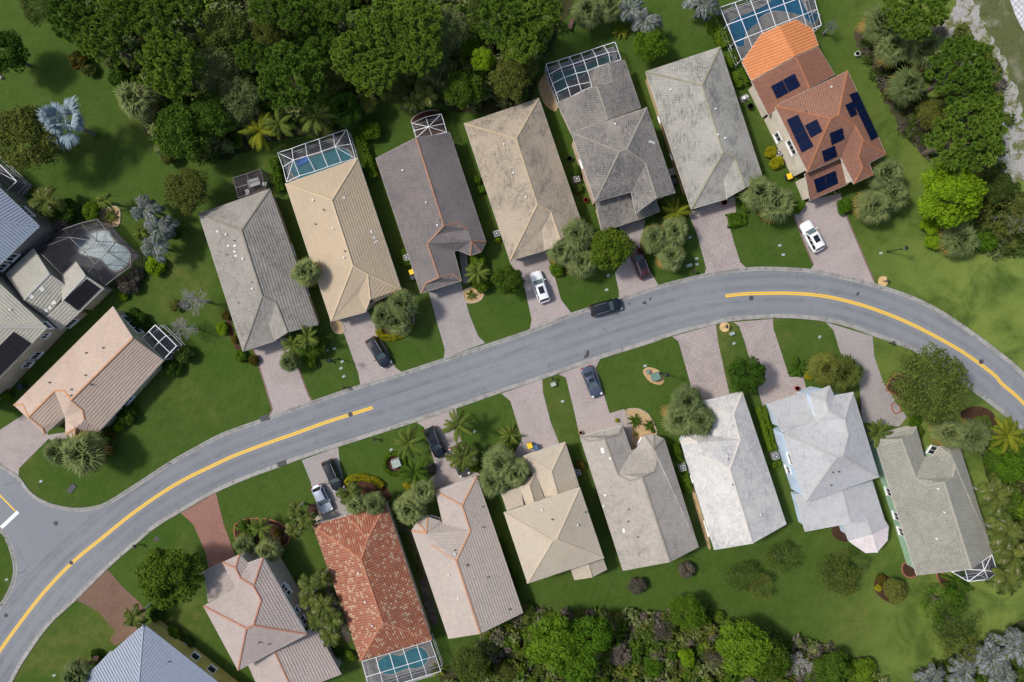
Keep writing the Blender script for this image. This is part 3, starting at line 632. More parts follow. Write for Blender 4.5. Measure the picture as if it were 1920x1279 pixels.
house('s3', 'tile_house', 'pale pink-grey tile house with orange ridges and front turret, beside red roof', (0.45, 0.40, 0.34),
      RM('roof_s3', (0.43, 0.37, 0.33), (0.37, 0.325, 0.30), (0.42, 0.25, 0.16), 0.3, lo=0.55, hi=0.75), RM('ridge_s3', (0.50, 0.27, 0.16), (0.44, 0.25, 0.16), (0.3, 0.2, 0.14), 0.3),
      [('N', 'fl:265,762,3 fr:532,668,3 w1:438,858,4.35 w2:490,1020,4.35 m1:400,1215,5.65 m2:Q515,890,5.65 BR:Q858,722,3 BL:Q262,930,3 TL:110,1020,3 T:205,1038,4.4 s:235,1110,4.1 i2:380,960,3.5 i3:312,974,3 c4:290,957,3.1 c3:215,932,3 c2:148,958,3', WNG, WNGW)], tw=0.42)
house('s4', 'tile_house', 'tan two-storey house with a pyramid roof in the middle of the south row', (0.46, 0.39, 0.29),
      RM('roof_s4', (0.45, 0.385, 0.30), (0.39, 0.345, 0.285), (0.42, 0.31, 0.19), 0.45), RM('ridge_s4', (0.50, 0.42, 0.31), (0.45, 0.38, 0.29), (0.33, 0.26, 0.19), 0.3),
      [('N', 'TL:708,903,5.6 TR:1200,740,5.6 BR:1355,1197,5.6 BL:Q895,487,5.6 k1:1022,1087,8 k2:1048,1078,8', 'TL k1 k2 TR; TR k2 BR; BR k2 k1 BL; BL k1 TL'),
       ('N', 'a:835,535,3 b:1105,447,3 c:1195,733,3 d:968,803,3 r1:1015,637,4.5 r2:1058,785,4.5', 'a r1 b; b r1 r2 c; a d r2 r1'),
       ('N', 'a:690,778,3.2 b:812,738,3.2 c:835,852,3.9 d:728,888,3.9', 'a b c d'),
       ('N', 'p:808,737,3.3 q:835,854,3.3 r:903,834,4.2 s:872,727,4.2 t:968,807,3.3 u:910,648,3.3', 'p q r s; s r t u; p s u'),
       ('Q', 'a:1242,375,3 b:1380,330,4 c:1410,437,4 d:1272,460,3 e:1500,290,3 f:1532,375,3', 'a b c d; b e f c')], tw=0.42)
house('s5', 'tile_house', 'weathered tan-grey gabled house with white roof patches and gravel front bed', (0.42, 0.37, 0.30),
      RM('roof_s5', (0.40, 0.36, 0.315), (0.33, 0.305, 0.28), (0.18, 0.165, 0.15), 0.75, 0.25, 0.44, 0.66), RM('ridge_s5', (0.28, 0.25, 0.215), (0.24, 0.22, 0.19), (0.15, 0.14, 0.12), 0.3),
      [('O', 'D:22,532,3 c:75,557,3.5 g:160,543,4.4 f:235,742,4.4 e:300,777,4.9 R2:370,760,5.6 R1:525,1230,5.6 A:262,1279,3 B:683,1148,3 o1:435,730,4.7 o2:455,660,4.2 T:435,600,4.5 t4:492,545,3 t3:435,520,3 t2:385,525,3 t1:338,600,3 i:310,612,3 h:258,468,3 q:238,520,3.5', TUR, TURW)])
house('s6', 'tile_house', 'bright white tiled gable house with light blue walls, whitest roof of the row', (0.62, 0.70, 0.80),
      RM('roof_s6', (0.58, 0.565, 0.535), (0.49, 0.485, 0.475), (0.32, 0.325, 0.35), 0.95, 0.3, 0.42, 0.62), RM('ridge_s6', (0.58, 0.545, 0.49), (0.53, 0.50, 0.46), (0.5, 0.48, 0.45), 0.3),
      [('O', 'fl:698,337,3 fr:928,282,3 w1:878,410,4.35 w2:916,550,4.35 m1:858,713,5.65 m2:985,1127,5.65 BR:1173,1020,3 BL:772,1163,3 TL:585,560,3 T:678,565,4.4 s:697,637,4.1 i2:815,510,3.5 i3:758,524,3 c4:742,518,3.1 c3:672,515,3 c2:612,528,3', WNG, WNGW)], fascia=(0.7, 0.68, 0.64))
r10 = RM('roof_s7', (0.44, 0.44, 0.45), (0.39, 0.395, 0.41), (0.30, 0.30, 0.315), 0.8, 0.3, 0.44, 0.64)
pinkr = RM('lanai_roof', (0.66, 0.60, 0.60), (0.56, 0.50, 0.50), (0.42, 0.37, 0.37), 0.4)
house('s7', 'tile_house', 'two-storey light grey tiled house with pale blue walls and pinkish rear lanai', (0.56, 0.68, 0.82), r10,
      RM('ridge_s7', (0.40, 0.39, 0.385), (0.35, 0.345, 0.345), (0.28, 0.28, 0.28), 0.3),
      [('P', 'TL:170,582,5.6 BL:277,907,5.6 BR:622,788,5.6 TR:500,390,5.6 k1:425,695,8 k2:453,690,8 m:478,592,7.1 n:460,517,7.0 o:388,478,6.7 p:370,425,6.3 a1:298,400,5.6 a2:390,360,5.6 a3:410,407,5.6 v:330,527,5.6', TWO),
       ('P', 'a:100,447,3 b:272,393,3 c:330,525,4.3 d:168,577,4.3', 'a b c d'),
       ('P', 'a:230,872,3 f:275,1045,3 e:490,1005,4.6 b:450,850,4.6 g:648,990,3 h:590,805,3', 'a f e b; b e g h'),
       ('P', 'y:452,1014,2.9 x:560,972,3.9 r:650,994,2.9 l:480,1088,2.9 b:590,1058,3.9 t:667,1022,2.9', 'y l b x; x b t r', {'wall': 'y l t r'}),
       ('P', 'l:480,1089,2.86 b:590,1059,3.8 t:667,1023,2.86 k:500,1105,2.8 j:560,1146,2.8 m:614,1142,3.3 q:662,1086,2.8', 'l k j m b; b m q t', {'roof': pinkr, 'ridge': pinkr, 'wall': ''})], fascia=(0.62, 0.64, 0.66))
house('s8', 'tile_house', 'grey-green tiled gable house with mint green walls, last in the south row', (0.33, 0.50, 0.36),
      RM('roof_s8', (0.29, 0.285, 0.24), (0.235, 0.235, 0.205), (0.17, 0.17, 0.15), 0.7, 0.25, 0.44, 0.66), RM('ridge_s8', (0.34, 0.33, 0.27), (0.30, 0.29, 0.24), (0.2, 0.2, 0.17), 0.3),
      [('P', 'D:600,608,3 c:632,640,3.5 g:728,612,4.4 q:775,590,3.5 h:797,552,3 f:795,795,4.4 e:850,828,4.9 R2:930,815,5.6 R1:1057,1222,5.6 A:800,1250,3 B:1158,1145,3 o1:968,790,4.7 o2:978,740,4.2 T:965,690,4.5 t4:1005,660,3 t3:950,640,3 t2:905,645,3 t1:875,690,3 i:835,697,3', TUR, TURW)])
# ------------------------------------------------------------------ house details
glass = plain('window_glass', (0.02, 0.03, 0.045), 0.08, var=0.05, spec=0.6); frame_w = plain('window_frame', (0.78, 0.78, 0.78), 0.5)
def on_wall(key, u, v, z, far=1.4):
    p = unp(u, v, z); best = None
    o = Vector((0, 0, CAMH)); 
    for a, b, zt in HOUSES[key]['walls']:
        e = b - a; ln = e.length
        if ln < 0.8 or zt < z: continue
        e = e / ln; nr = Vector((e.y, -e.x, 0)); q = Vector((p.x, p.y, 0)); t = max(0.5, min(ln - 0.5, (q - a).dot(e))); d = (q - (a + e * t)).length
        if best is None or d < best[0]: best = (d, a + e * t, e, nr)
    return best
def window(key, s, z=1.6, wd=1.2, ht=1.2, bars=1):
    u, v = px(s); bb = on_wall(key, u, v, z)
    if bb is None: return
    _, p, e, nr = bb; E = HOUSES[key]['E']; c = HOUSES[key]['ctr']; ang = math.atan2(e.y, e.x); p = p - c
    f = MB(); z0 = z
    for sx, sz, w_, h_ in ((0, 1, wd + 0.2, 0.12), (0, -1, wd + 0.2, 0.12), (1, 0, 0.12, ht), (-1, 0, 0.12, ht)):
        q = p + e * (sx * (wd / 2 + 0.04)) + nr * 0.05; f.box((q.x, q.y, z0 + sz * (ht / 2 + 0.04)), (w_, 0.12, h_), ang)
    for k in range(bars):
        q = p + e * (wd * ((k + 1) / (bars + 1) - 0.5)) + nr * 0.04; f.box((q.x, q.y, z0), (0.06, 0.08, ht), ang)
    w_ = f.build('window', frame_w, E)
    q = p + nr * 0.02; MB().box((q.x, q.y, z0), (wd, 0.05, ht), ang).build('pane', glass, w_)
    q = p + nr * 0.12; MB().box((q.x, q.y, z0 - ht / 2 - 0.13), (wd + 0.3, 0.24, 0.06), ang).build('sill', frame_w, w_)
for k, s, z, a, b, n in [('w1', 'J240,455', 1.5, 1.7, 1.4, 2), ('w1', 'J155,462', 1.5, 1.5, 1.4, 2), ('w1', 'J335,350', 3.6, 1.0, 1.0, 1), ('w1', 'J440,268', 1.6, 1.7, 1.3, 2), ('w1', 'J315,228', 4.2, 1.2, 1.1, 1),
                         ('w0', 'E85,688', 3.9, 1.3, 1.2, 1), ('w0', 'E15,760', 3.9, 1.3, 1.2, 1), ('w0', 'E185,360', 3.8, 1.8, 1.2, 2), ('w2', 'J865,230', 1.6, 3.2, 1.4, 2), ('w2', 'J820,745', 1.6, 2.2, 1.3, 2),
                         ('n7', 'T418,632', 1.6, 1.2, 1.3, 1), ('n7', 'T520,695', 3.9, 2.0, 1.2, 2), ('s1', 'M545,688', 3.4, 1.2, 1.3, 1), ('s1', 'M585,640', 3.9, 1.1, 1.3, 1), ('s1', 'M655,785', 3.8, 0.8, 0.8, 0), ('s1', 'M700,850', 3.6, 1.1, 1.2, 1),
                         ('s8', 'P665,862', 1.7, 1.1, 1.4, 1), ('s8', 'P702,975', 1.7, 1.1, 1.4, 1), ('s8', 'P727,1048', 1.7, 1.1, 1.4, 1), ('s7', 'P190,757', 1.7, 1.0, 1.2, 1), ('s7', 'P205,705', 4.0, 1.6, 0.8, 1),
                         ('s0', 'K1092,1165', 1.6, 1.1, 1.2, 0), ('s0', 'K1178,1248', 1.6, 1.1, 1.2, 0), ('n5', 'C370,915', 3.6, 1.1, 1.1, 1), ('n1', 'F715,480', 1.6, 1.6, 1.3, 1), ('n1', 'F805,750', 1.6, 1.0, 1.2, 1), ('n6', 'C830,660', 1.5, 0.8, 1.1, 0), ('n6', 'C895,870', 1.5, 0.8, 1.1, 0), ('s6', 'O730,1060', 1.3, 2.2, 1.9, 2), ('s6', 'O640,780', 1.6, 0.9, 1.2, 0),
                         ('s5', 'O355,560', 1.6, 1.2, 1.5, 1), ('s3', 'N262,935', 1.6, 1.2, 1.4, 1), ('s3', 'N185,935', 1.6, 1.0, 1.4, 1), ('s8', 'P855,650', 1.7, 1.2, 1.5, 1)]:
    window(k, s, z, a, b, n)
gdoor = plain('garage_door_paint', (0.66, 0.63, 0.57), 0.6)
def garage(key, s, wd=4.9):
    u, v = px(s); bb = on_wall(key, u, v, 1.0)
    if bb is None: return
    _, p, e, nr = bb; E = HOUSES[key]['E']; c = HOUSES[key]['ctr']; ang = math.atan2(e.y, e.x); p = p - c + nr * 0.04
    d = bpy.data.objects.new('garage_door', None); COL.objects.link(d); d.parent = E; d.location = (p.x, p.y, 0); d.rotation_euler = (0, 0, ang)
    for k in range(4): MB().box((0, 0, 0.32 + 0.53 * k), (wd, 0.06, 0.51)).build('panel', gdoor, d)
for k, s in [('n1', 'F540,1095'), ('n2', 'F1090,915'), ('n3', 'G480,1075'), ('n4', 'G1050,860'), ('n5', 'H600,310'), ('n6', 'C1100,1140'), ('n7', 'T760,1010'), ('w2', 'J190,860'), ('s1', 'M70,530'), ('s2', 'M830,230'),
             ('s3', 'N400,715'), ('s4', 'N960,490'), ('s5', 'O150,500'), ('s6', 'O820,305'), ('s7', 'P180,420'), ('s8', 'P690,575')]:
    garage(k, s)
ventw = plain('vent_white', (0.75, 0.75, 0.73), 0.5); ventd = plain('vent_dark', (0.10, 0.09, 0.08), 0.6); padw = plain('roof_sealant', (0.72, 0.71, 0.68), 0.7)
def vents(key, s, mat=ventw, r=0.08, h=0.28):
    for t in s.split():
        hit = roof_hit(key, *px(t))
        if hit:
            p = hit[0] - HOUSES[key]['ctr']; m = MB().cyl((p.x, p.y, p.z - 0.1), r, h + 0.1, 10)
            m.cyl((p.x, p.y, p.z + h), r * 1.5, 0.05, 10); m.build('vent_pipe', mat, HOUSES[key]['E'])
vents('n1', 'F293,380 F403,538 F463,731'); vents('n1', 'F372,822 F345,420 F295,510 F460,690', ventd, 0.07, 0.2)
vents('n2', 'F855,158 F983,342 F1055,530'); vents('n2', 'F925,221 F871,313 F1062,488', ventd, 0.08, 0.25)
vents('n3', 'G225,312 G377,518 G450,667'); vents('n3', 'G463,635', ventd, 0.08, 0.2)
vents('n4', 'G880,142 G942,327 G1023,484'); vents('n5', 'C573,694'); vents('n6', 'C882,503 C1132,610 C1145,753 C1185,773')
vents('n7', 'T772,298'); vents('n7', 'T603,463', ventd); vents('w2', 'J562,420 J672,387 J558,565 J325,612 J466,657 J464,696 J590,625', ventd, 0.1, 0.2)
vents('s1', 'M370,1018 M430,1030', ventd); vents('s2', 'M1012,567 M1058,753 M1103,908'); vents('s3', 'N390,1165 Q262,413 Q338,604'); vents('s3', 'N570,862 N573,995 N470,1240 Q410,342 Q576,436 Q748,692 Q312,218', ventd, 0.08, 0.2)
vents('s4', 'N952,883 N1185,981'); vents('s4', 'N1020,944 N1234,897', ventd); vents('s5', 'O293,937 O290,1003 O343,1090', ventd, 0.08, 0.2); vents('s6', 'O838,637 O1025,965'); vents('s6', 'O847,655 O872,798', ventd, 0.07, 0.2)
vents('s7', 'P402,765 P430,762 P394,826', ventd); vents('s8', 'P895,842 P925,953 P888,1076'); vents('w1', 'J72,140 J230,178 J568,110'); vents('s0', 'K968,1160', ventd)
vents('n1', 'F235,360 F305,453 F347,453 F345,490 F353,518', padw, 0.11, 0.05)
def on_roof(key, s, name, mat, th=0.05, lift=0.1, nx=1, ny=1, gap=0.03, glossy=None):
    """flat pieces lying on the roof, cut from the quad whose corners the photograph shows"""
    Q = [roof_hit(key, *px(t)) for t in s.split()]
    if any(q is None for q in Q): print('MISS', key, s); return
    c = HOUSES[key]['ctr']; n = sum((q[1] for q in Q), Vector()).normalized(); P = [q[0] - c + n * lift for q in Q]
    def bil(a, b): return (P[0] * (1 - a) + P[1] * a) * (1 - b) + (P[3] * (1 - a) + P[2] * a) * b
    for i in range(nx):
        for j in range(ny):
            g1, g2 = gap / 2 / max((P[1] - P[0]).length, .1), gap / 2 / max((P[3] - P[0]).length, .1)
            q = [bil(a, b) for a, b in ((i / nx + g1, j / ny + g2), ((i + 1) / nx - g1, j / ny + g2), ((i + 1) / nx - g1, (j + 1) / ny - g2), (i / nx + g1, (j + 1) / ny - g2))]
            MB().add(q + [p - n * th for p in q], [(0, 1, 2, 3), (7, 6, 5, 4), (0, 4, 5, 1), (1, 5, 6, 2), (2, 6, 7, 3), (3, 7, 4, 0)]).build(name, mat, HOUSES[key]['E'])
def solar():
    m, n, b = nt_new('solar_glass', 0.5, 0.03)
    n.links.new(mixc(n, noise(n, 3.0, 3, 0.5, 0.3, 0.7), (0.003, 0.007, 0.028), (0.004, 0.010, 0.040)), b.inputs['Base Color']); return m
sol = solar(); solb = plain('solar_black', (0.008, 0.007, 0.010), 0.5, spec=0.2)
for s, a, b in [('T372,292 T532,205 T572,290 T412,378', 2, 2), ('T478,515 T556,477 T660,690 T580,735', 1, 4), ('T598,552 T682,508 T720,590 T640,636', 1, 2), ('T760,603 T848,565 T862,640 T775,682', 1, 2), ('T708,722 T797,682 T815,755 T727,796', 1, 2),
                ('T655,912 T802,850 T820,935 T678,1002', 2, 2), ('T890,348 T945,328 T1085,628 T1038,656', 1, 5), ('T862,418 T915,392 T945,480 T903,502', 1, 2)]:
    on_roof('n7', s, 'solar_panel', sol, 0.05, 0.16, a, b, 0.07)
on_roof('w1', 'E452,988 E610,838 E708,907 E552,1062', 'solar_panel', solb, 0.05, 0.14, 4, 1)
on_roof('w1', 'J90,282 J205,360 J-40,610 J-130,500', 'solar_panel', solb, 0.05, 0.14, 1, 4)
for k, s in [('s5', 'O137,596 O155,592 O160,622 O142,625'), ('s5', 'O183,645 O192,643 O198,660 O190,663'), ('s5', 'O155,852 O167,850 O169,864 O157,866'), ('s5', 'O147,912 O159,910 O160,924 O149,926'), ('s5', 'O258,1044 O270,1042 O275,1066 O262,1068'),
             ('n5', 'C760,786 C776,784 C780,796 C764,798'), ('n5', 'C778,790 C794,792 C796,803 C780,801'), ('n2', 'F1222,352 F1236,350 F1240,375 F1228,372'), ('n2', 'F1238,395 F1250,388 F1262,405 F1246,412'), ('n2', 'F1245,430 F1272,415 F1275,425 F1250,438'), ('n2', 'F1045,132 F1060,130 F1064,150 F1048,150'),
             ('w1', 'E275,905 E300,890 E320,915 E295,932'), ('w1', 'E205,965 E225,945 E248,968 E225,982'), ('w1', 'E360,1005 E388,985 E402,1010 E372,1028'), ('w1', 'E335,1040 E356,1024 E372,1045 E350,1062'), ('w1', 'E312,1055 E330,1045 E345,1070 E322,1078')]:
    on_roof(k, s, 'roof_patch', padw, 0.02, 0.085)
# ================================================================== patios, pools and screen cages
deckm = mixedmat('patio_concrete', (0.30, 0.29, 0.28), (0.24, 0.235, 0.23), (0.19, 0.185, 0.18), 0.4, 2.0)
deckd = mixedmat('patio_pavers', (0.16, 0.10, 0.085), (0.13, 0.085, 0.075), (0.10, 0.07, 0.06), 0.6, 3.0)
deckg = mixedmat('patio_grey', (0.19, 0.185, 0.20), (0.16, 0.155, 0.165), (0.12, 0.12, 0.13), 0.4, 2.0)
def watermat(name, c1, c2):
    m, n, b = nt_new(name, 0.22, 0.5)
    v = node(n, 'ShaderNodeTexVoronoi', feature='SMOOTH_F1', Scale=1.3); n.links.new(node(n, 'ShaderNodeNewGeometry', name='CO').outputs['Position'], v.inputs['Vector'])
    col = mixc(n, noise(n, 0.35, 4, 0.6, 0.35, 0.65), c1, c2); col = mixc(n, mul(n, noise(n, 2.2, 4, 0.7, 0.5, 0.72, dist=1.5), 0.4), col, [min(1, x * 1.7) for x in c2])
    n.links.new(col, b.inputs['Base Color']); bump(n, b, noise(n, 1.8, 3, 0.6, 0.2, 0.8, dist=1.0), 0.02, 0.12); return m
wteal = watermat('pool_water', (0.03, 0.17, 0.22), (0.045, 0.21, 0.26)); wpale = watermat('spa_water', (0.06, 0.21, 0.30), (0.12, 0.30, 0.39)); wblue = watermat('deep_pool_water', (0.008, 0.10, 0.20), (0.012, 0.13, 0.25)); wgrn = watermat('green_pool_water', (0.05, 0.15, 0.15), (0.07, 0.19, 0.18))
coping = plain('pool_coping', (0.34, 0.33, 0.32), 0.8)
def patio(s, mat): tag(MB().sheet(gp(pxs(s)), 0.0, 0.045).build('patio', mat), kind='structure')
def pool(s, mat, label, sm=4):
    P = gp(pxs(s)); P = smooth(P, sm, True) if sm > 1 else P; c = sum(P, Vector()) / len(P); c.z = 0.045; P = [p - Vector((c.x, c.y, 0)) for p in P]
    E = empty('swimming_pool', c, label, 'pool', 'swimming pools behind the houses')
    MB().sheet(P, 0.0, 0.012).build('water', mat, E)
    o = [p * (1 + 0.28 / max(p.length, .5)) for p in P]; n = len(P); m = MB()
    m.add([(p.x, p.y, 0.0) for p in o] + [(p.x, p.y, 0.05) for p in o] + [(p.x, p.y, 0.05) for p in P] + [(p.x, p.y, 0.0) for p in P],
          [(k * n + i, k * n + (i + 1) % n, (k + 1) * n + (i + 1) % n, (k + 1) * n + i) for k in range(3) for i in range(n)])
    m.build('coping', coping, E); return E
alu = plain('white_aluminium', (0.74, 0.76, 0.80), 0.4, var=0.04); brz = plain('bronze_aluminium', (0.035, 0.035, 0.042), 0.45); gry = plain('grey_aluminium', (0.28, 0.29, 0.32), 0.45)
def screen(name, c, dens):
    m, n, b = nt_new(name, 0.8, 0.2); b.inputs['Base Color'].default_value = (*c, 1)
    t = node(n, 'ShaderNodeBsdfTransparent'); mx = node(n, 'ShaderNodeMixShader'); mx.inputs[0].default_value = dens
    n.links.new(t.outputs[0], mx.inputs[1]); n.links.new(b.outputs[0], mx.inputs[2]); n.links.new(mx.outputs[0], n.nodes['Material Output'].inputs[0]); return m
scr = screen('screen_mesh', (0.03, 0.034, 0.042), 0.27); scrd = screen('dark_screen_mesh', (0.03, 0.03, 0.036), 0.42)
def cage(label, c, nodes, panels, walls, fm=alu, sm_=None, wd=0.065, mid=True):
    sm_ = sm_ or scr
    P = parse(c, nodes) if isinstance(nodes, str) else nodes
    ctr = sum(P.values(), Vector()) / len(P); ctr.z = 0; P = {k: p - ctr for k, p in P.items()}
    E = empty('pool_cage', ctr, label, 'screen cage', 'screened cages behind the houses'); done = set()
    pan = [p.split() for p in panels.split(';')] if isinstance(panels, str) else panels
    for f in pan:
        pts = [P[k] for k in f]; cc = sum(pts, Vector()) / len(pts); pts = [p + (cc - p).normalized() * 0.05 for p in pts]
        MB().add(pts, [tuple(range(len(f)))]).build('screen_panel', sm_, E)
        for i in range(len(f)):
            e = tuple(sorted((f[i], f[(i + 1) % len(f)])))
            if e not in done: done.add(e); MB().bar(P[e[0]], P[e[1]], wd, wd * 0.8).build('beam', fm, E)
    wl = walls.split() if isinstance(walls, str) else walls
    for k in wl: p = P[k]; MB().bar((p.x, p.y, 0.0), (p.x, p.y, p.z - wd * 0.35), wd).build('post', fm, E)
    for a, b in zip(wl, wl[1:]):
        p, q = P[a], P[b]; z = 0.95
        MB().add([(p.x, p.y, 0.05), (q.x, q.y, 0.05), (q.x, q.y, q.z - 0.05), (p.x, p.y, p.z - 0.05)], [(0, 1, 2, 3)]).build('wall_screen', sm_, E)
        if mid: MB().bar((p.x, p.y, z), (q.x, q.y, z), wd * 0.7).build('rail', fm, E)
        MB().bar((p.x, p.y, 0.1), (q.x, q.y, 0.1), wd * 0.7).build('sill_rail', fm, E)
    return E
def grid_cage(label, quad, nx, ny, fm=alu, sm_=None, h=2.6, rise=0.7, open_side=2, wd=0.065):
    """quad of photograph points: 0-1 outer edge, 1-2 and 3-0 sides, 2-3 against the house"""
    q = pxs(quad); P = {}
    for j in range(ny + 1):
        for i in range(nx + 1):
            a, b = i / nx, j / ny; u = (q[0][0] * (1 - a) + q[1][0] * a) * (1 - b) + (q[3][0] * (1 - a) + q[2][0] * a) * b; v = (q[0][1] * (1 - a) + q[1][1] * a) * (1 - b) + (q[3][1] * (1 - a) + q[2][1] * a) * b
            inner = 0 < i < nx and 0 < j < ny; P['%d_%d' % (i, j)] = unp(u, v, h + (rise if inner else -.15 if j == ny else 0))
    pan = [['%d_%d' % t for t in ((i, j), (i + 1, j), (i + 1, j + 1), (i, j + 1))] for i in range(nx) for j in range(ny)]
    wl = ['0_%d' % j for j in range(ny, -1, -1)] + ['%d_0' % i for i in range(1, nx + 1)] + ['%d_%d' % (nx, j) for j in range(1, ny + 1)]
    return cage(label, '_', P, pan, wl, fm, sm_, wd)
patio('B150,860 B510,740 B560,890 B175,1020', deckg)
pool('B190,925 B235,895 B340,865 B440,828 B505,838 B530,880 B470,925 B350,965 B255,995 B215,985', wteal, 'dark blue pool with floating mat behind the cream roofed house')
cage('white framed screen cage over the pool behind the cream roofed house', 'B',
     'a:120,852,2.7 b:200,828,2.7 c:275,800,2.7 d:350,775,2.7 e:428,748,2.7 f:505,722,2.7 g:530,803,2.7 h:555,885,2.7 i:170,1015,2.7 j:150,932,2.7 p:208,893,3.4 q:285,870,3.4 r:365,845,3.4 s:440,818,3.4 k:243,980,3.1 l:330,955,3.1 m:400,930,3.1 n:475,905,3.1',
     'a b p; b c q p; c d r q; d e s r; e f s; f g s; g h s; h n s; n m r s; m l q r; l k p q; k i p; i j p; j a p', 'i j a b c d e f g h')
patio('B880,690 B1030,650 B1070,745 B895,780', deckd)
cage('small white framed cage on the rear of the dark brown roof', 'B', 'a:870,688,2.6 b:947,652,2.6 c:1033,635,2.6 x:1050,690,2.6 d:1063,738,2.7 m:980,755,3.0 e:893,770,2.7 y:880,730,2.6 o:962,707,3.3',
     'a b o; b c o; c x o; x d o; d m o; m e o; e y o; y a o', 'e y a b c x d', wd=0.06)
patio('C205,375 C575,265 C605,340 C540,365 C440,480 C270,570', deckg)
pool('C228,420 C320,392 C430,350 C540,312 C560,335 C470,375 C420,400 C380,430 C330,450 C310,490 C260,530', wgrn, 'green-blue pool behind the mottled dark grey house')
cage('white grid screen cage behind the mottled dark grey house', 'C',
     'a0:190,358,2.7 b0:258,337,2.7 c0:320,317,2.7 d0:385,297,2.7 e0:447,276,2.7 f0:510,255,2.7 g0:575,235,2.7 a1:206,415,2.7 b1:272,378,3.4 c1:340,358,3.4 d1:400,337,3.4 e1:468,315,3.4 f1:537,293,3.4 g1:592,285,2.7 a2:225,467,2.7 b2:292,432,3.5 c2:358,410,3.5 d2:420,395,3.4 e2:482,370,3.1 f2:548,350,3.0 g2:608,333,2.8 a3:245,518,2.7 b3:312,487,3.5 c3:375,470,3.4 d3:440,458,3.0 a4:262,570,2.7 b4:328,540,3.1 c4:388,508,3.1 d4:445,484,3.1',
     [[a + str(j), b + str(j), b + str(j + 1), a + str(j + 1)] for j in range(4) for a, b in zip('abcdef', 'bcdefg') if not (j > 1 and a in 'def')], 'a4 a3 a2 a1 a0 b0 c0 d0 e0 f0 g0 g1 g2', wd=0.07)
patio('1356,22 1520,-32 1535,50 1392,112', deckm)
pool('C1210,130 C1330,70 C1430,20 D130,-60 D220,-40 D270,60 D340,80 D300,140 D240,90 D120,70 D60,80 D10,110 C1400,110 C1310,180 C1300,250 C1250,255', wblue, 'deep blue pool under the large cage of the terracotta house', 2)
grid_cage('large white cage behind the orange metal lanai roof, cut by the top edge', '1350,14 1516,-42 1540,47 1390,112', 6, 3, wd=0.08)
patio('437,340 487,322 500,360 447,376', deckd)
grid_cage('small dark framed lanai with a white table behind the grey-tan house', '437,334 488,317 499,355 447,371', 2, 2, brz, scrd, 2.6, 0.15, wd=0.08)
patio('E300,650 E420,540 E690,450 E790,470 E985,680 E740,900 E660,1000 E600,830 E440,820', deckg)
pool('E540,600 E575,548 E640,520 E700,500 E765,502 E790,545 E835,590 E900,630 E915,695 E870,760 E810,780 E760,750 E715,700 E650,680 E585,668 E550,640', wpale, 'pale blue freeform pool inside the big dark cage')
cage('big dark bronze screen cage over the freeform pool', 'E',
     'a:262,632,2.8 b:350,548,2.8 c:455,485,2.8 d:570,445,2.8 e:690,418,2.8 f:815,580,2.8 h:918,650,2.8 i:925,748,2.8 j:735,890,2.8 p:490,545,3.7 q:600,650,3.7 r:680,575,3.7 s:670,735,3.7 t:760,650,3.7 k:440,812,3.1 l:535,715,3.1 m:605,815,3.3',
     'a b p; b c p; c d p; d r p; d e r; e f r; f t r; f h t; h i t; i j s; i s t; q p r; q r t; q t s; a p q l k; l q s m; m s j', 'a b c d e f h i j', brz, scrd, wd=0.08)
patio('E-60,-20 E235,185 E150,275 E30,225 E-60,130', deckg)
cage('white framed cage corner behind the blue-grey metal roof at the left edge', 'E', 'a:-120,-70,2.9 b:0,34,2.9 c:118,150,2.9 d:36,228,3.1 e:-60,140,3.1 f:-170,40,3.1 g:-60,60,3.5', 'a b g; b c g; c d g; d e g; e f g; f a g', 'f a b c d')
patio('J930,330 J1010,250 J1200,385 J1050,540 J980,400', deckg)
cage('white framed screen box on the rear of the corner lot house', 'J', 'a:922,325,2.7 b:1006,240,2.7 c:1145,375,2.7 d:1060,465,2.7 m:1078,308,2.7 n:990,395,3.0 o:1030,350,3.1 x:965,282,2.7 y:1102,420,2.7', 'a x o n; x b m o; m c y o; y d n o', 'a x b m c y d', wd=0.09)
patio('M1030,1145 M1480,1012 M1545,1225 M1090,1360', deckm)
pool('M1140,1165 M1170,1118 M1230,1100 M1290,1105 M1340,1070 M1410,1052 M1455,1085 M1462,1135 M1410,1180 M1320,1190 M1230,1225 M1165,1212', wteal, 'kidney shaped teal pool behind the red tiled house')
grid_cage('white grid cage over the kidney pool behind the red tiled house', 'M1090,1345 M1548,1208 M1480,1010 M1036,1145', 5, 2)
patio('S1225,440 S1525,330 S1560,440 S1490,500 S1345,515', deckg)
cage('small angular white framed cage behind the mint green house', 'S', 'a:1222,450,2.7 b:1345,522,2.5 c:1495,507,2.5 d:1563,455,2.5 e:1522,320,2.7 m:1320,432,2.95 o:1465,437,3.2 n:1450,372,2.95', 'a b m; m b o; b c o; c d o; d e o; e n o; n m o', 'a b c d e', wd=0.1)
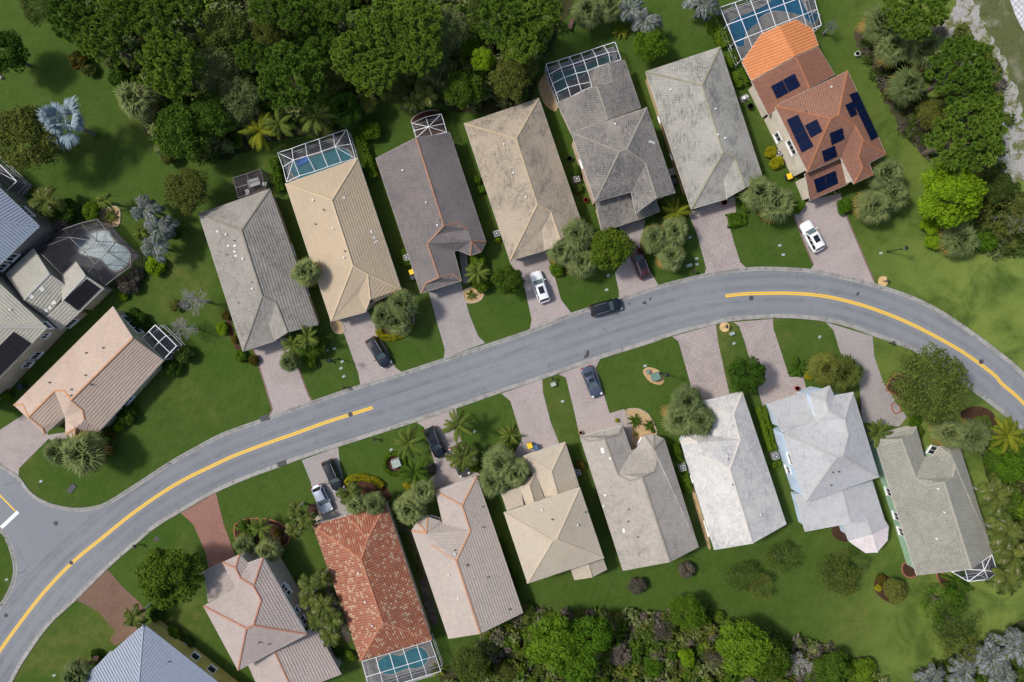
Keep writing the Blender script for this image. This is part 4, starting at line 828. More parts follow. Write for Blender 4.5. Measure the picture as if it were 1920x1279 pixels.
# furniture in the cages
wpl = plain('white_plastic', (0.75, 0.75, 0.75), 0.5); dkf = plain('dark_wicker', (0.03, 0.028, 0.03), 0.8); blu = plain('blue_vinyl', (0.02, 0.16, 0.55), 0.4); redp = plain('red_plastic', (0.35, 0.02, 0.02), 0.4)
def table(u, v, label, wd=1.7, dp=1.1, rz=0.3, mat=None):
    E = empty('patio_table', unp(u, v, 0.75).xy.to_3d(), label, 'table', rz=rz); E.location.z = 0.045
    MB().box((0, 0, 0.73), (wd, dp, 0.05)).build('tabletop', mat or wpl, E)
    for a in (-1, 1):
        for b in (-1, 1): MB().bar((a * (wd / 2 - .1), b * (dp / 2 - .1), 0), (a * (wd / 2 - .1), b * (dp / 2 - .1), 0.7), 0.06).build('leg', mat or wpl, E)
def chair(u, v, label, rz=0.0, mat=None, lounge=False, z=0.045):
    E = empty('patio_chair', unp(u, v, 0.4).xy.to_3d(), label, 'chair', 'patio chairs', rz); E.location.z = z; m = mat or dkf; ln = 1.5 if lounge else 0.55
    MB().box((0, 0, 0.40), (ln, 0.58, 0.09)).build('seat', m, E)
    MB().add([(-ln / 2, -.29, .44), (-ln / 2, .29, .44), (-ln / 2 - .25, .29, .95), (-ln / 2 - .25, -.29, .95), (-ln / 2 - .07, -.29, .44), (-ln / 2 - .07, .29, .44), (-ln / 2 - .31, .29, .95), (-ln / 2 - .31, -.29, .95)],
             [(0, 1, 2, 3), (7, 6, 5, 4), (0, 3, 7, 4), (1, 5, 6, 2), (2, 6, 7, 3), (0, 4, 5, 1)]).build('backrest', m, E)
    for a in (-1, 1):
        for b in (-1, 1): MB().bar((a * (ln / 2 - .06), b * .25, 0), (a * (ln / 2 - .06), b * .25, 0.38), 0.05).build('leg', m, E)
table(476, 342, 'white square table inside the small dark framed lanai')
chair(464, 359, 'pale chair in front of the white lanai table', 1.9, wpl); chair(495, 345, 'pale chair right of the white lanai table', 3.0, wpl)
table(*cp('E', 400, 650), 'dark table on the deck in the big dark cage', 1.4, 1.4, 0.6, dkf)
for i, (x, y, l) in enumerate([(365, 720, 'dark lounger nearest the grey tiled roof in the big cage'), (430, 735, 'dark lounger second from the roof in the big cage'), (455, 600, 'dark chair beside the table in the big cage')]):
    chair(*cp('E', x, y), l, 0.8 + i * 1.5, dkf, i < 2)
E = empty('pool_float', unp(*cp('B', 262, 900)), 'bright blue mat floating in the dark blue pool', 'pool float', rz=0.45); E.location.z = 0.06
MB().box((0, 0, 0.06), (1.9, 0.85, 0.11), 0, 0.95).build('mattress', blu, E); MB().box((0.78, 0, 0.15), (0.32, 0.75, 0.09), 0, 0.85).build('pillow', blu, E)
# ================================================================== cars
tyre = plain('tyre_rubber', (0.015, 0.015, 0.015), 0.85); rimm = plain('alloy_rim', (0.45, 0.46, 0.48), 0.3, 0.8); cglass = plain('car_glass', (0.012, 0.016, 0.02), 0.05, var=0.02, spec=0.6); cgl2 = plain('tinted_windscreen', (0.10, 0.15, 0.165), 0.05, var=0.02, spec=0.6)
lampw = plain('headlight_lens', (0.65, 0.68, 0.7), 0.1); lampr = plain('taillight_lens', (0.30, 0.01, 0.01), 0.15); chrome = plain('chrome_trim', (0.55, 0.56, 0.58), 0.2, 0.9)
def loft(stations, ring):
    """stations: x and numbers for ring(x...) -> list of (y, z)"""
    m = MB(); vs = []; n = None
    for s in stations:
        r = ring(*s[1:]); n = len(r); vs += [(s[0], y, z) for y, z in r]
    fs = [(i * n + k, i * n + (k + 1) % n, (i + 1) * n + (k + 1) % n, (i + 1) * n + k) for i in range(len(stations) - 1) for k in range(n)]
    fs += [tuple(range(n))[::-1], tuple((len(stations) - 1) * n + k for k in range(n))]
    return m.add(vs, [f[::-1] for f in fs])
def car(front, rear, label, c, kind='suv', name='parked_car', sunroof=True, rails=True, wsm=None):
    a, b = unp(*front, 0.9), unp(*rear, 0.9); d = a - b; p = (a + b) / 2; rz = math.atan2(d.y, d.x)
    L = {'suv': 4.75, 'sedan': 4.75, 'hatch': 4.35}[kind]; W = {'suv': 1.9, 'sedan': 1.82, 'hatch': 1.78}[kind]; H = {'suv': 1.70, 'sedan': 1.45, 'hatch': 1.55}[kind]
    E = empty(name, (p.x, p.y, 0.012), label, 'car', 'cars parked in the street', rz)
    paintm = plain('car_paint_%02d%02d%02d' % tuple(int(x * 99) for x in c), c, 0.28, 0.25 if max(c) < 0.6 else 0.0, 0.03, 3.0, 0.5, 0.8)
    h = L / 2; belt = 0.95 if kind == 'suv' else 0.86; w = W / 2
    def ring(wf, zlo, zsh, ztop):
        ww = w * wf; return [(-ww * .86, zlo), (ww * .86, zlo), (ww * .99, zlo + .18), (ww, zsh - .2), (ww * .97, zsh - .03), (ww * .86, ztop - .01), (ww * .45, ztop + .02), (-ww * .45, ztop + .02), (-ww * .86, ztop - .01), (-ww * .97, zsh - .03), (-ww, zsh - .2), (-ww * .99, zlo + .18)]
    hood = belt + 0.02
    st_ = [(-h, .72, .42, .72, .80), (-h + .07, .86, .32, .80, belt - .03), (-h + .28, .95, .26, .86, belt), (-h + .8, 1.0, .24, .88, belt + .01), (-.5, 1.0, .22, .88, belt + .01), (.6, 1.0, .22, .88, belt + .01),
           (h - 1.35, 1.0, .22, .88, hood), (h - .8, .985, .24, .84, hood - .05), (h - .35, .93, .28, .76, hood - .13), (h - .1, .80, .34, .66, hood - .24), (h, .62, .42, .58, hood - .34)]
    bo = loft(st_, ring).build('body', paintm, E, shade=True)
    # cabin
    x1 = h - (1.30 if kind != 'sedan' else 1.45); x0 = -h + (0.16 if kind == 'suv' else 0.25 if kind == 'hatch' else 0.75); xf = x1 - (0.85 if kind != 'suv' else 0.75); xr = x0 + (0.42 if kind == 'suv' else 0.55 if kind == 'hatch' else 0.75)
    yb, yt = w * .90, w * .70; zt = H - .05
    B = [(x0, -yb, belt), (x1, -yb * .93, belt), (x1, yb * .93, belt), (x0, yb, belt), (xr, -yt, zt), (xf, -yt, zt), (xf, yt, zt), (xr, yt, zt)]
    V = [Vector(q) for q in B]
    MB().add(V, [(0, 3, 2, 1), (4, 5, 6, 7), (0, 1, 5, 4), (1, 2, 6, 5), (2, 3, 7, 6), (3, 0, 4, 7)]).build('pillars', paintm, E)
    def pane(q, name, s0, s1, t0, t1, mat=cglass):
        q = [V[i] for i in q]; nrm = (q[1] - q[0]).cross(q[3] - q[0]).normalized() * 0.012
        f = lambda s, t: (q[0] * (1 - s) + q[1] * s) * (1 - t) + (q[3] * (1 - s) + q[2] * s) * t + nrm
        MB().add([f(s0, t0), f(s1, t0), f(s1, t1), f(s0, t1)], [(0, 1, 2, 3)]).build(name, mat, E)
    pane((1, 2, 6, 5), 'windscreen', .05, .95, .04, .93, wsm or cgl2); pane((3, 0, 4, 7), 'rear_window', .07, .93, .18, .9)
    for q in ((0, 1, 5, 4), (2, 3, 7, 6)):
        fl = q[0] == 0
        for s0, s1 in ((.08, .33), (.36, .62), (.65, .93)): pane(q, 'side_window', s0 if fl else 1 - s1, s1 if fl else 1 - s0, .12, .88)
    rf = MB(); n = 7; vs = []
    for i in range(n):
        t = i / (n - 1); x = xr - .06 + (xf + .03 - xr + .06) * t; dz = .055 * (1 - (2 * t - 1) ** 2)
        vs += [(x, -yt - .02, zt - .01), (x, -yt * .85, zt + .02 + dz * .7), (x, 0, zt + .03 + dz), (x, yt * .85, zt + .02 + dz * .7), (x, yt + .02, zt - .01)]
    rf.add(vs, [(i * 5 + k, (i + 1) * 5 + k, (i + 1) * 5 + k + 1, i * 5 + k + 1) for i in range(n - 1) for k in range(4)])
    ro = rf.build('roof', paintm, E, shade=True)
    if sunroof: MB().box((xr + (xf - xr) * .60, 0, zt + .088), ((xf - xr) * .5, yt * 1.15, .012)).build('sunroof', cglass, ro)
    if rails:
        for s in (-1, 1): MB().bar((xr + .1, s * yt * .93, zt + .06), (xf - .15, s * yt * .93, zt + .06), .045).build('roof_rail', chrome, ro)
    for sx in (-1, 1):
        for sy in (-1, 1):
            x = sx * (h - .92); y = sy * (w - .13)
            wl = MB().tube([(x, y - .12, .34), (x, y + .12, .34)], .34, 18).build('wheel', tyre, E); MB().tube([(x, y + sy * .121, .34), (x, y + sy * .135, .34)], .21, 14).build('rim', rimm, wl)
    for s in (-1, 1):
        MB().box((h - .30, s * w * .72, .70), (.32, .30, .11), -s * .35).build('headlight', lampw, E); MB().box((-h + .10, s * w * .70, .80), (.16, .34, .16), s * .25).build('taillight', lampr, E)
        MB().box((x1 - .30, s * (w + .09), belt + .06), (.13, .2, .14), s * .2).build('mirror', paintm, E)
    MB().box((h - .02, 0, .40), (.06, 1.0, .14)).build('grille', tyre, E); MB().box((-h + .01, 0, .55), (.05, .5, .12)).build('number_plate', wpl, E)
    return E
car((1002, 508), (1023, 568), 'white car with dark sunroof on the drive of the streaked tan house', (0.74, 0.76, 0.79), 'suv', rails=False)
car((1509, 416), (1538, 470), 'white car on the drive of the terracotta two-storey house', (0.78, 0.79, 0.80), 'suv', rails=False)
car((729, 691), (690, 630), 'dark navy sport utility car on the cream house drive', (0.012, 0.014, 0.022), 'suv')
car((1163, 569), (1110, 583), 'black car parked on the road against the north kerb', (0.008, 0.010, 0.012), 'suv')
car((1189, 464), (1211, 521), 'dark maroon sport utility car beside the fan palms', (0.05, 0.008, 0.012), 'suv')
car((1121, 744), (1098, 688), 'blue-grey sedan on the drive with the gravel bed', (0.07, 0.085, 0.13), 'sedan', rails=False)
car((637, 921), (611, 862), 'black car ahead of the silver hatchback on the red roofed house drive', (0.010, 0.012, 0.016), 'suv', sunroof=False)
car((616, 962), (591, 910), 'silver hatchback car at the red roofed house', (0.42, 0.47, 0.56), 'hatch', rails=False, sunroof=False)
car((829, 860), (802, 800), 'black car on the drive between two feathery palms', (0.006, 0.010, 0.020), 'suv')
car((872, 893), (850, 838), 'dark grey car half hidden under a palm by the pink-grey house', (0.05, 0.055, 0.07), 'sedan', rails=False)
# ================================================================== planting
RG = np.random.default_rng(11)
def leaf_quads(C, Nn, size, asp=1.0, rng=RG):
    """one small folded-flat leaf spray per centre, facing about the given normal"""
    n = len(C); Nn = Nn / np.maximum(np.linalg.norm(Nn, axis=1, keepdims=True), 1e-6)
    r = rng.normal(size=(n, 3)); t = np.cross(Nn, r); t /= np.maximum(np.linalg.norm(t, axis=1, keepdims=True), 1e-6); b = np.cross(Nn, t)
    s = (size * rng.uniform(0.65, 1.35, n))[:, None] if np.isscalar(size) else (size * rng.uniform(0.65, 1.35, n))[:, None]
    V = np.stack([C - t * s * asp - b * s * .25, C - t * s * asp * .1 - b * s * .6, C + t * s * asp, C + t * s * asp * .1 + b * s * .6], 1).reshape(-1, 3)
    F = np.arange(4 * n).reshape(-1, 4); return V, F, rng.uniform(0, 1, n)
def sph(n, rng=RG):
    v = rng.normal(size=(n, 3)); return v / np.linalg.norm(v, axis=1, keepdims=True)
def crown_broad(seed, nclump=34, per=170, leaf=0.05, flat=0.7, spread=0.68, cl=(0.22, 0.36), sparse=0.0, jit=0.55):
    rng = np.random.default_rng(seed); d = sph(nclump, rng); d[:, 2] = np.abs(d[:, 2]) * 1.1 - 0.25; rad = spread * rng.uniform(0.45, 1.0, nclump) ** 0.6
    cen = d / np.linalg.norm(d, axis=1, keepdims=True) * rad[:, None]; cen[:, 2] *= flat; Cs, Ns = [], []
    for c in cen:
        r = rng.uniform(*cl); k = int(per * (r / 0.3) ** 2 * rng.uniform(.75, 1.2)); q = sph(k, rng); q[:, 2] = np.where(q[:, 2] < -0.3, -q[:, 2], q[:, 2])
        p = c + q * r * (rng.uniform(0.55, 1.0, k) ** 0.5)[:, None] * np.array([1, 1, .85]); Cs.append(p); Ns.append(q + rng.normal(size=(k, 3)) * jit + np.array([0, 0, .35]))
    C = np.concatenate(Cs); Nn = np.concatenate(Ns)
    V, F, r = leaf_quads(C, Nn, leaf, 1.1, rng); return mesh_np('crown', V, F, r)
def crown_pine(seed, nclump=190, per=80):
    rng = np.random.default_rng(seed); ang = rng.uniform(0, 2 * np.pi, nclump); rad = np.sqrt(rng.uniform(0, 1, nclump)) * 0.86
    cen = np.stack([np.cos(ang) * rad, np.sin(ang) * rad, 0.42 * (1 - rad ** 2) + rng.uniform(-.28, .1, nclump)], 1); Vs, Rs = [], []
    for c in cen:
        r = rng.uniform(.075, .125); q = sph(per, rng); q[:, 2] = np.abs(q[:, 2]) * 1.1 - .2; base = c + q * r * .25; tip = c + q * r * rng.uniform(.8, 1.15, per)[:, None]
        t = np.cross(q, rng.normal(size=(per, 3)) * .5 + np.array([0, 0, 1.])); t /= np.linalg.norm(t, axis=1, keepdims=True); wdt = r * .12
        Vs.append(np.stack([base - t * wdt * .7, base + t * wdt * .7, tip + t * wdt * .8, tip - t * wdt * .8], 1).reshape(-1, 3)); Rs.append(np.clip(rng.normal(.5, .22) + rng.normal(0, .15, per), 0, 1))
    V = np.concatenate(Vs); return mesh_np('crown', V, np.arange(len(V)).reshape(-1, 4), np.concatenate(Rs))
def fan_leaf(rng, base, d, side, up, pet, bl, nb=11, spread=1.25, droop=.25, wdt=.05, V=None, R=None):
    hub = base + d * pet
    for k in range(nb):
        a = (k / (nb - 1) - .5) * 2 * spread; dd = d * math.cos(a) + side * math.sin(a); ln = bl * (1 - .25 * abs(a) / spread) * rng.uniform(.85, 1.1)
        mid = hub + dd * ln * .55 + up * .03 * bl; tip = hub + dd * ln - np.array([0, 0, 1]) * droop * bl * rng.uniform(.6, 1.4); s = np.cross(dd, up); s /= max(np.linalg.norm(s), 1e-6)
        V += [hub - s * wdt * .15, hub + s * wdt * .15, mid + s * wdt * .5, mid - s * wdt * .5, mid - s * wdt * .5, mid + s * wdt * .5, tip + s * wdt * .06, tip - s * wdt * .06]
        r = rng.uniform(0, 1); R += [r, r]
    s = np.cross(d, up); s /= max(np.linalg.norm(s), 1e-6); w = wdt * .2
    V += [base - s * w, base + s * w, hub + s * w, hub - s * w]; R += [.5]
def crown_sabal(seed, nf=60, pet=.40, bl=.60, dead=.12):
    rng = np.random.default_rng(seed); V, R = [], []
    for i in range(nf):
        az = i * 2.39996 + rng.uniform(-.25, .25); el = math.radians(80 - 112 * (i / nf) ** .85 + rng.uniform(-8, 8)); d = np.array([math.cos(az) * math.cos(el), math.sin(az) * math.cos(el), math.sin(el)])
        side = np.array([-math.sin(az), math.cos(az), 0]); tw = rng.uniform(-.5, .5); up = np.cross(side, d) * -1; up = up if up[2] > 0 else -up
        side2 = side * math.cos(tw) + up * math.sin(tw); k = len(R); f = rng.uniform(.8, 1.1)
        fan_leaf(rng, np.zeros(3), d, side2, up, pet * f, bl * f, 12, 1.3, .30, .085, V, R)
        if i > nf * (1 - dead): R[k:] = [1.0] * (len(R) - k)
        else: R[k:] = [min(.8, x * .8) for x in R[k:]]
    V = np.array(V); return mesh_np('crown', V, np.arange(len(V)).reshape(-1, 4), R)
def frond_feather(seed, el=35, droop=1.0, nl=30, ll=.20, bushy=0.25, lw=.015):
    """one feather frond of length 1 growing along +x"""
    rng = np.random.default_rng(seed); V, R = [], []; pts = []; p = np.zeros(3); a = math.radians(el); n = 14
    for i in range(n + 1): pts.append(p.copy()); p = p + np.array([math.cos(a), 0, math.sin(a)]) / n; a -= droop * 1.5 / n
    pts = np.array(pts); pts[:, :2] /= max(pts[-1, 0], .5)
    for i in range(n):
        w = .018 * (1 - i / n) + .004; V += [pts[i] + [0, -w, .01], pts[i + 1] + [0, -w, .01], pts[i + 1] + [0, w, .01], pts[i] + [0, w, .01]]; R += [.75]
    for k in range(nl):
        t = .12 + .88 * (k + .5) / nl; i = min(int(t * n), n - 1); q = pts[i] + (pts[i + 1] - pts[i]) * (t * n - i); d = pts[i + 1] - pts[i]; d = d / np.linalg.norm(d)
        ln = ll * (math.sin(math.pi * min(1, t * .9 + .1)) ** .6) * rng.uniform(.85, 1.1)
        for s in (-1, 1):
            ang = rng.uniform(-1, 1) * bushy; o = np.array([d[0] * .55, s * math.cos(ang), d[2] * .4 + math.sin(ang) - .35]); o /= np.linalg.norm(o); m = q + o * ln * .5; tip = q + o * ln + np.array([.04, 0, -.22 * ln]); wv = d * lw
            V += [q - wv, q + wv, m + wv * 1.1, m - wv * 1.1, m - wv * 1.1, m + wv * 1.1, tip + wv * .2, tip - wv * .2]; r = rng.uniform(0, .92); R += [r, r]
    V = np.array(V); return mesh_np('frond', V, np.arange(len(V)).reshape(-1, 4), R)
def frond_fan(seed, el=30):
    rng = np.random.default_rng(seed); V, R = [], []; e = math.radians(el); d = np.array([math.cos(e), 0, math.sin(e)]); fan_leaf(rng, np.zeros(3), d, np.array([0, 1., 0]), np.array([-math.sin(e), 0, math.cos(e)]), .42, .58, 19, .95, .22, .062, V, R)
    V = np.array(V); return mesh_np('frond', V, np.arange(len(V)).reshape(-1, 4), R)
def twigs(seed, depth=6):
    rng = random.Random(seed); m = MB()
    def br(p, d, ln, r, k):
        q = p + d * ln; m.tube([p, (p + q) / 2 + Vector((rng.uniform(-.04, .04), rng.uniform(-.04, .04), 0)) * ln * 3, q], [r, r * .8, r * .6], 4, False)
        if k:
            for _ in range(3 if k > 1 else 4):
                e = (d + Vector((rng.gauss(0, .65), rng.gauss(0, .65), rng.gauss(.12, .35)))).normalized(); br(q, e, ln * rng.uniform(.6, .82), r * .6, k - 1)
    for i in range(9):
        a = i * .7 + rng.uniform(-.3, .3); e = rng.uniform(.3, 1.3); br(Vector((0, 0, -.45)), Vector((math.cos(a) * .8, math.sin(a) * .8, e)).normalized(), .30, .024, depth - 2)
    return m.mesh('branches')
V_ = {}
V_['broad'] = [crown_broad(s, 44, 230, .042, .75, .70, (.20, .32)) for s in (1, 2, 3)]
V_['oak'] = [crown_broad(s, 110, 190, .026, .62, .80, (.14, .24)) for s in (4, 5)]
V_['soft'] = [crown_broad(s, 75, 280, .030, .65, .74, (.18, .28), jit=.9) for s in (6, 7)]
V_['sparse'] = [crown_broad(s, 48, 80, .036, .5, .80, (.14, .24), jit=1.0) for s in (8, 9)]
V_['shrub'] = [crown_broad(s, 16, 150, .075, .8, .58, (.30, .45), jit=.8) for s in (10, 11, 12)]
V_['pine'] = [crown_pine(s) for s in (13, 14, 15)]
V_['sabal'] = [crown_sabal(s) for s in (16, 17, 18)]
V_['twigs'] = [twigs(s) for s in (19, 20)]
FR = {'feather': [frond_feather(21 + i, e, dr) for i, (e, dr) in enumerate(((62, .9), (38, 1.0), (16, 1.0), (50, 1.2)))],
      'foxtail': [frond_feather(31 + i, e, dr, 60, .25, 1.2, .032) for i, (e, dr) in enumerate(((60, 1.3), (35, 1.3), (12, 1.2)))],
      'fan': [frond_fan(41 + i, e) for i, e in enumerate((65, 40, 18, -5))]}
LM = {'broad': leafmat('leaf_dark_green', (0.030, 0.070, 0.012), (0.060, 0.115, 0.020)), 'bright': leafmat('leaf_bright_green', (0.050, 0.115, 0.012), (0.095, 0.175, 0.020)), 'lime': leafmat('leaf_lime', (0.10, 0.20, 0.010), (0.17, 0.27, 0.020)),
      'oak': leafmat('leaf_oak', (0.045, 0.072, 0.022), (0.088, 0.122, 0.040)), 'soft': leafmat('leaf_olive', (0.070, 0.090, 0.028), (0.115, 0.135, 0.045)), 'pine': leafmat('needles', (0.056, 0.116, 0.022), (0.135, 0.212, 0.042)),
      'sabal': leafmat('fan_palm_leaf', (0.090, 0.128, 0.040), (0.195, 0.235, 0.090), (0.30, 0.21, 0.06), f3=.1, trans=.35, raw=True), 'feather': leafmat('feather_palm_leaf', (0.062, 0.104, 0.026), (0.13, 0.17, 0.05), (0.20, 0.15, 0.07), f3=.13), 'yellow': leafmat('yellow_palm_leaf', (0.10, 0.14, 0.02), (0.20, 0.21, 0.03)),
      'foxtail': leafmat('slender_palm_leaf', (0.060, 0.092, 0.026), (0.125, 0.15, 0.055), (0.34, 0.30, 0.20), f3=.13), 'silver': leafmat('silver_palm_leaf', (0.13, 0.19, 0.22), (0.27, 0.34, 0.37), trans=.1), 'grey': leafmat('grey_frond', (0.09, 0.105, 0.105), (0.24, 0.25, 0.265), (0.07, 0.10, 0.035), trans=.1, f3=.35),
      'dry': leafmat('dry_leaf', (0.070, 0.062, 0.045), (0.135, 0.118, 0.092), raw=True), 'croton': leafmat('croton_leaf', (0.10, 0.05, 0.015), (0.22, 0.12, 0.02), (0.05, 0.08, 0.015), f3=.5), 'golden': leafmat('golden_shrub', (0.17, 0.19, 0.012), (0.30, 0.28, 0.02)), 'mid': leafmat('leaf_mid_green', (0.040, 0.078, 0.012), (0.086, 0.135, 0.020)), 'fern': leafmat('fern_leaf', (0.080, 0.115, 0.055), (0.18, 0.21, 0.13)), 'hedge': leafmat('hedge_leaf', (0.055, 0.115, 0.012), (0.10, 0.17, 0.02))}
bark = plain('bark', (0.11, 0.09, 0.07), 0.95, var=.3, scale=6); pbark = plain('palm_bark', (0.20, 0.18, 0.155), 0.95, var=.25, scale=5); gbark = plain('pale_bark', (0.34, 0.32, 0.31), 0.9, var=.2, scale=5); paleb = plain('palm_trunk_pale', (0.42, 0.41, 0.38), 0.9, var=.15, scale=5)
pick = random.Random(5)
def trunk(E, H, r, R, mat, limbs=5, seed=0):
    rg = random.Random(seed); m = MB().tube([(0, 0, 0), (rg.uniform(-.1, .1), rg.uniform(-.1, .1), H * .5), (0, 0, H)], [r * 1.35, r, r * .6], 8)
    for i in range(limbs):
        a = i * 6.283 / limbs + rg.uniform(-.4, .4); z = H * rg.uniform(.5, .85); e = R * rg.uniform(.45, .75); m.tube([(0, 0, z), (math.cos(a) * e * .5, math.sin(a) * e * .5, z + e * .35), (math.cos(a) * e, math.sin(a) * e, z + e * .55)], [r * .5, r * .35, r * .15], 5, False)
    m.build('trunk', mat, E)
COUNT = {}
GRP = {'pine_tree': 'pines of the woodland', 'fan_palm': 'fan palms around the houses', 'feather_palm': 'feathery palms', 'slender_palm': 'slender palms', 'silver_palm': 'silver palms', 'shrub': 'garden shrubs', 'tree': 'leafy trees', 'bare_tree': 'bare trees'}
def plant(kind, s, rpx, h, label, mat=None, leafs=None, zs=1.0):
    """kind of plant, crown centre in the photograph, crown radius in photograph pixels, height of crown centre in metres"""
    if kind == 'sparse': h *= .65
    u, v = px(s); p = unp(u, v, h); R = rpx / 12.8 * (1 - h / 100); base = Vector((p.x, p.y, 0)); rz = pick.uniform(0, 6.28)
    COUNT[kind] = COUNT.get(kind, 0) + 1; i = COUNT[kind]
    if kind in ('broad', 'oak', 'soft', 'sparse', 'pine', 'shrub', 'twigs'):
        nm = {'pine': 'pine_tree', 'shrub': 'shrub', 'twigs': 'bare_tree'}.get(kind, 'tree'); E = empty(nm, base, label, {'pine_tree': 'pine', 'shrub': 'shrub'}.get(nm, 'tree'), GRP[nm], rz)
        if kind == 'shrub': m = MB().tube([(0, 0, 0), (0, 0, h * .8)], [.06, .03], 5); [m.tube([(0, 0, .05), (math.cos(a) * R * .4, math.sin(a) * R * .4, h * .9)], [.04, .02], 4, False) for a in (0.3, 2.2, 4.4)]; m.build('stem', bark, E)
        else: trunk(E, h * (.95 if kind != 'twigs' else .8), max(.12, R * .055), R, gbark if kind == 'twigs' else bark, 0 if kind in ('twigs', 'sparse') else 6, i)
        lm = leafs or LM[{'twigs': 'dry', 'sparse': 'oak', 'shrub': 'bright'}.get(kind, kind)]
        me = V_[kind][i % len(V_[kind])]
        if kind == 'twigs': c = obj('branches', me.copy(), leafs or gbark, E)
        else:
            key = (me.name, lm.name)
            if key not in COUNT: mm = me.copy(); mm.materials.clear(); mm.materials.append(lm); COUNT[key] = mm
            c = obj('crown', COUNT[key], None, E)
        c.location = (0, 0, h); c.scale = (R * pick.uniform(.94, 1.08), R * pick.uniform(.94, 1.08), R * zs); 
        if kind == 'shrub': c.location.z = max(h * .55, R * zs * .35)
        return E
    if kind == 'sabal':
        E = empty('fan_palm', base, label, 'palm', GRP['fan_palm'], rz); MB().tube([(0, 0, 0), (0, 0, h * .5), (0, 0, h)], [.24, .18, .2], 9).build('trunk', pbark, E)
        lm = leafs or LM['sabal']; me = V_['sabal'][i % 3]; key = (me.name, lm.name)
        if key not in COUNT: mm = me.copy(); mm.materials.clear(); mm.materials.append(lm); COUNT[key] = mm
        c = obj('crown', COUNT[key], None, E, (0, 0, h)); c.scale = (R * 1.06, R * 1.06, R * .9); return E
    fk = {'feather': 'feather', 'foxtail': 'foxtail', 'bismarck': 'fan', 'silverfeather': 'foxtail', 'cycad': 'feather'}[kind]; nm = {'feather': 'feather_palm', 'foxtail': 'slender_palm', 'bismarck': 'silver_palm', 'silverfeather': 'silver_palm', 'cycad': 'feather_palm'}[kind]
    E = empty(nm, base, label, 'palm', GRP[nm], rz); lm = leafs or LM[{'bismarck': 'silver', 'silverfeather': 'grey', 'cycad': 'feather'}.get(kind, kind)]
    if kind != 'cycad': MB().tube([(0, 0, 0), (.06, 0, h * .5), (0, 0, h)], [.2, .13, .11] if kind != 'bismarck' else [.3, .24, .24], 9).build('trunk', paleb if kind == 'foxtail' else pbark, E)
    nf = {'feather': 15, 'foxtail': 11, 'bismarck': 30, 'silverfeather': 24, 'cycad': 16}[kind]
    for k in range(nf):
        fr = FR[fk]; me = fr[min(len(fr) - 1, int(k / nf * len(fr)))]; key = (me.name, lm.name)
        if key not in COUNT: mm = me.copy(); mm.materials.clear(); mm.materials.append(lm); COUNT[key] = mm
        f = obj('frond', COUNT[key], None, E, (0, 0, h if kind != 'cycad' else .35)); sc = R * (pick.uniform(.4, 1.08) if kind in ('bismarck', 'silverfeather') else pick.uniform(.85, 1.12)); f.scale = (sc, sc * {'foxtail': 1.5, 'silverfeather': 1.2}.get(kind, 1.0), sc); f.rotation_euler = (pick.uniform(-.25, .25), 0, k * 2.39996 + pick.uniform(-.3, .3))
    return E
def hedge(s, wd, ht, label, leafs=None, dens=170, name='hedge', closed=False):
    """clipped hedge along a line of photograph points"""
    P = gp(pxs(s), ht * .6); P = [Vector((p.x, p.y, 0)) for p in P]; c = sum(P, Vector()) / len(P)
    rng = np.random.default_rng(len(s) + int(P[0].x * 10) % 50); Cs, Ns = [], []
    seg = list(zip(P, P[1:])) + ([(P[-1], P[0])] if closed else [])
    for a, b in seg:
        e = b - a; L = e.length; e.normalize(); nr = Vector((-e.y, e.x, 0)); k = int(dens * L * (wd + ht)); t = rng.uniform(-.1, L + .1, k); th = rng.uniform(-.2, math.pi + .2, k)
        sq = lambda x: np.sign(x) * np.abs(x) ** .6; wob = 1 + .12 * np.sin(t * 2.1) + rng.normal(0, .06, k)
        y = sq(np.cos(th)) * wd / 2 * wob; z = np.clip(sq(np.sin(th)) * ht * wob, .03, None)
        Cs.append(np.stack([a.x - c.x + e.x * t + nr.x * y, a.y - c.y + e.y * t + nr.y * y, z], 1)); Ns.append(np.stack([nr.x * np.cos(th), nr.y * np.cos(th), np.sin(th)], 1) + rng.normal(0, .55, (k, 3)))
    V, F, r = leaf_quads(np.concatenate(Cs), np.concatenate(Ns), .11, 1.2, rng)
    o = obj(name, mesh_np(name, V, F, r), leafs or LM['hedge'], None, c); tag(o, label, 'hedge', 'clipped hedges'); return o
def thicket(name, s, n, zmax, label, mats, size=.30, seed=3, nclump=None):
    """low growth that reads as one mass"""
    poly = gp(pxs(s)); xs = [p.x for p in poly]; ys = [p.y for p in poly]; rng = np.random.default_rng(seed); m = len(poly); C0 = []
    def inside(x, y):
        r = False
        for i in range(m):
            a, b = poly[i], poly[i - 1]
            if (a.y > y) != (b.y > y) and x < (b.x - a.x) * (y - a.y) / (b.y - a.y) + a.x: r = not r
        return r
    while len(C0) < n // 60:
        x, y = rng.uniform(min(xs), max(xs)), rng.uniform(min(ys), max(ys))
        if inside(x, y): C0.append((x, y, rng.uniform(.25, 1) * zmax, rng.uniform(.6, 1.5), rng.integers(0, len(mats))))
    V, F, R, MI = [], [], [], []; k = 0
    for x, y, z, r, mi in C0:
        q = sph(60, rng); q[:, 2] = np.abs(q[:, 2]); c = np.array([x, y, z * .5]) + q * np.array([r, r, z * .5]) * rng.uniform(.6, 1, 60)[:, None]
        v, f, rr = leaf_quads(c, q + rng.normal(0, .6, (60, 3)) + np.array([0, 0, .4]), size, 1.2, rng); V.append(v); F.append(f + k); R.append(rr); MI += [mi] * 60; k += len(v)
    me = mesh_np(name, np.concatenate(V), np.concatenate(F), np.concatenate(R))
    for mt in mats: me.materials.append(mt)
    me.polygons.foreach_set('material_index', MI); o = obj(name, me); tag(o, label, 'undergrowth', kind='stuff'); return o
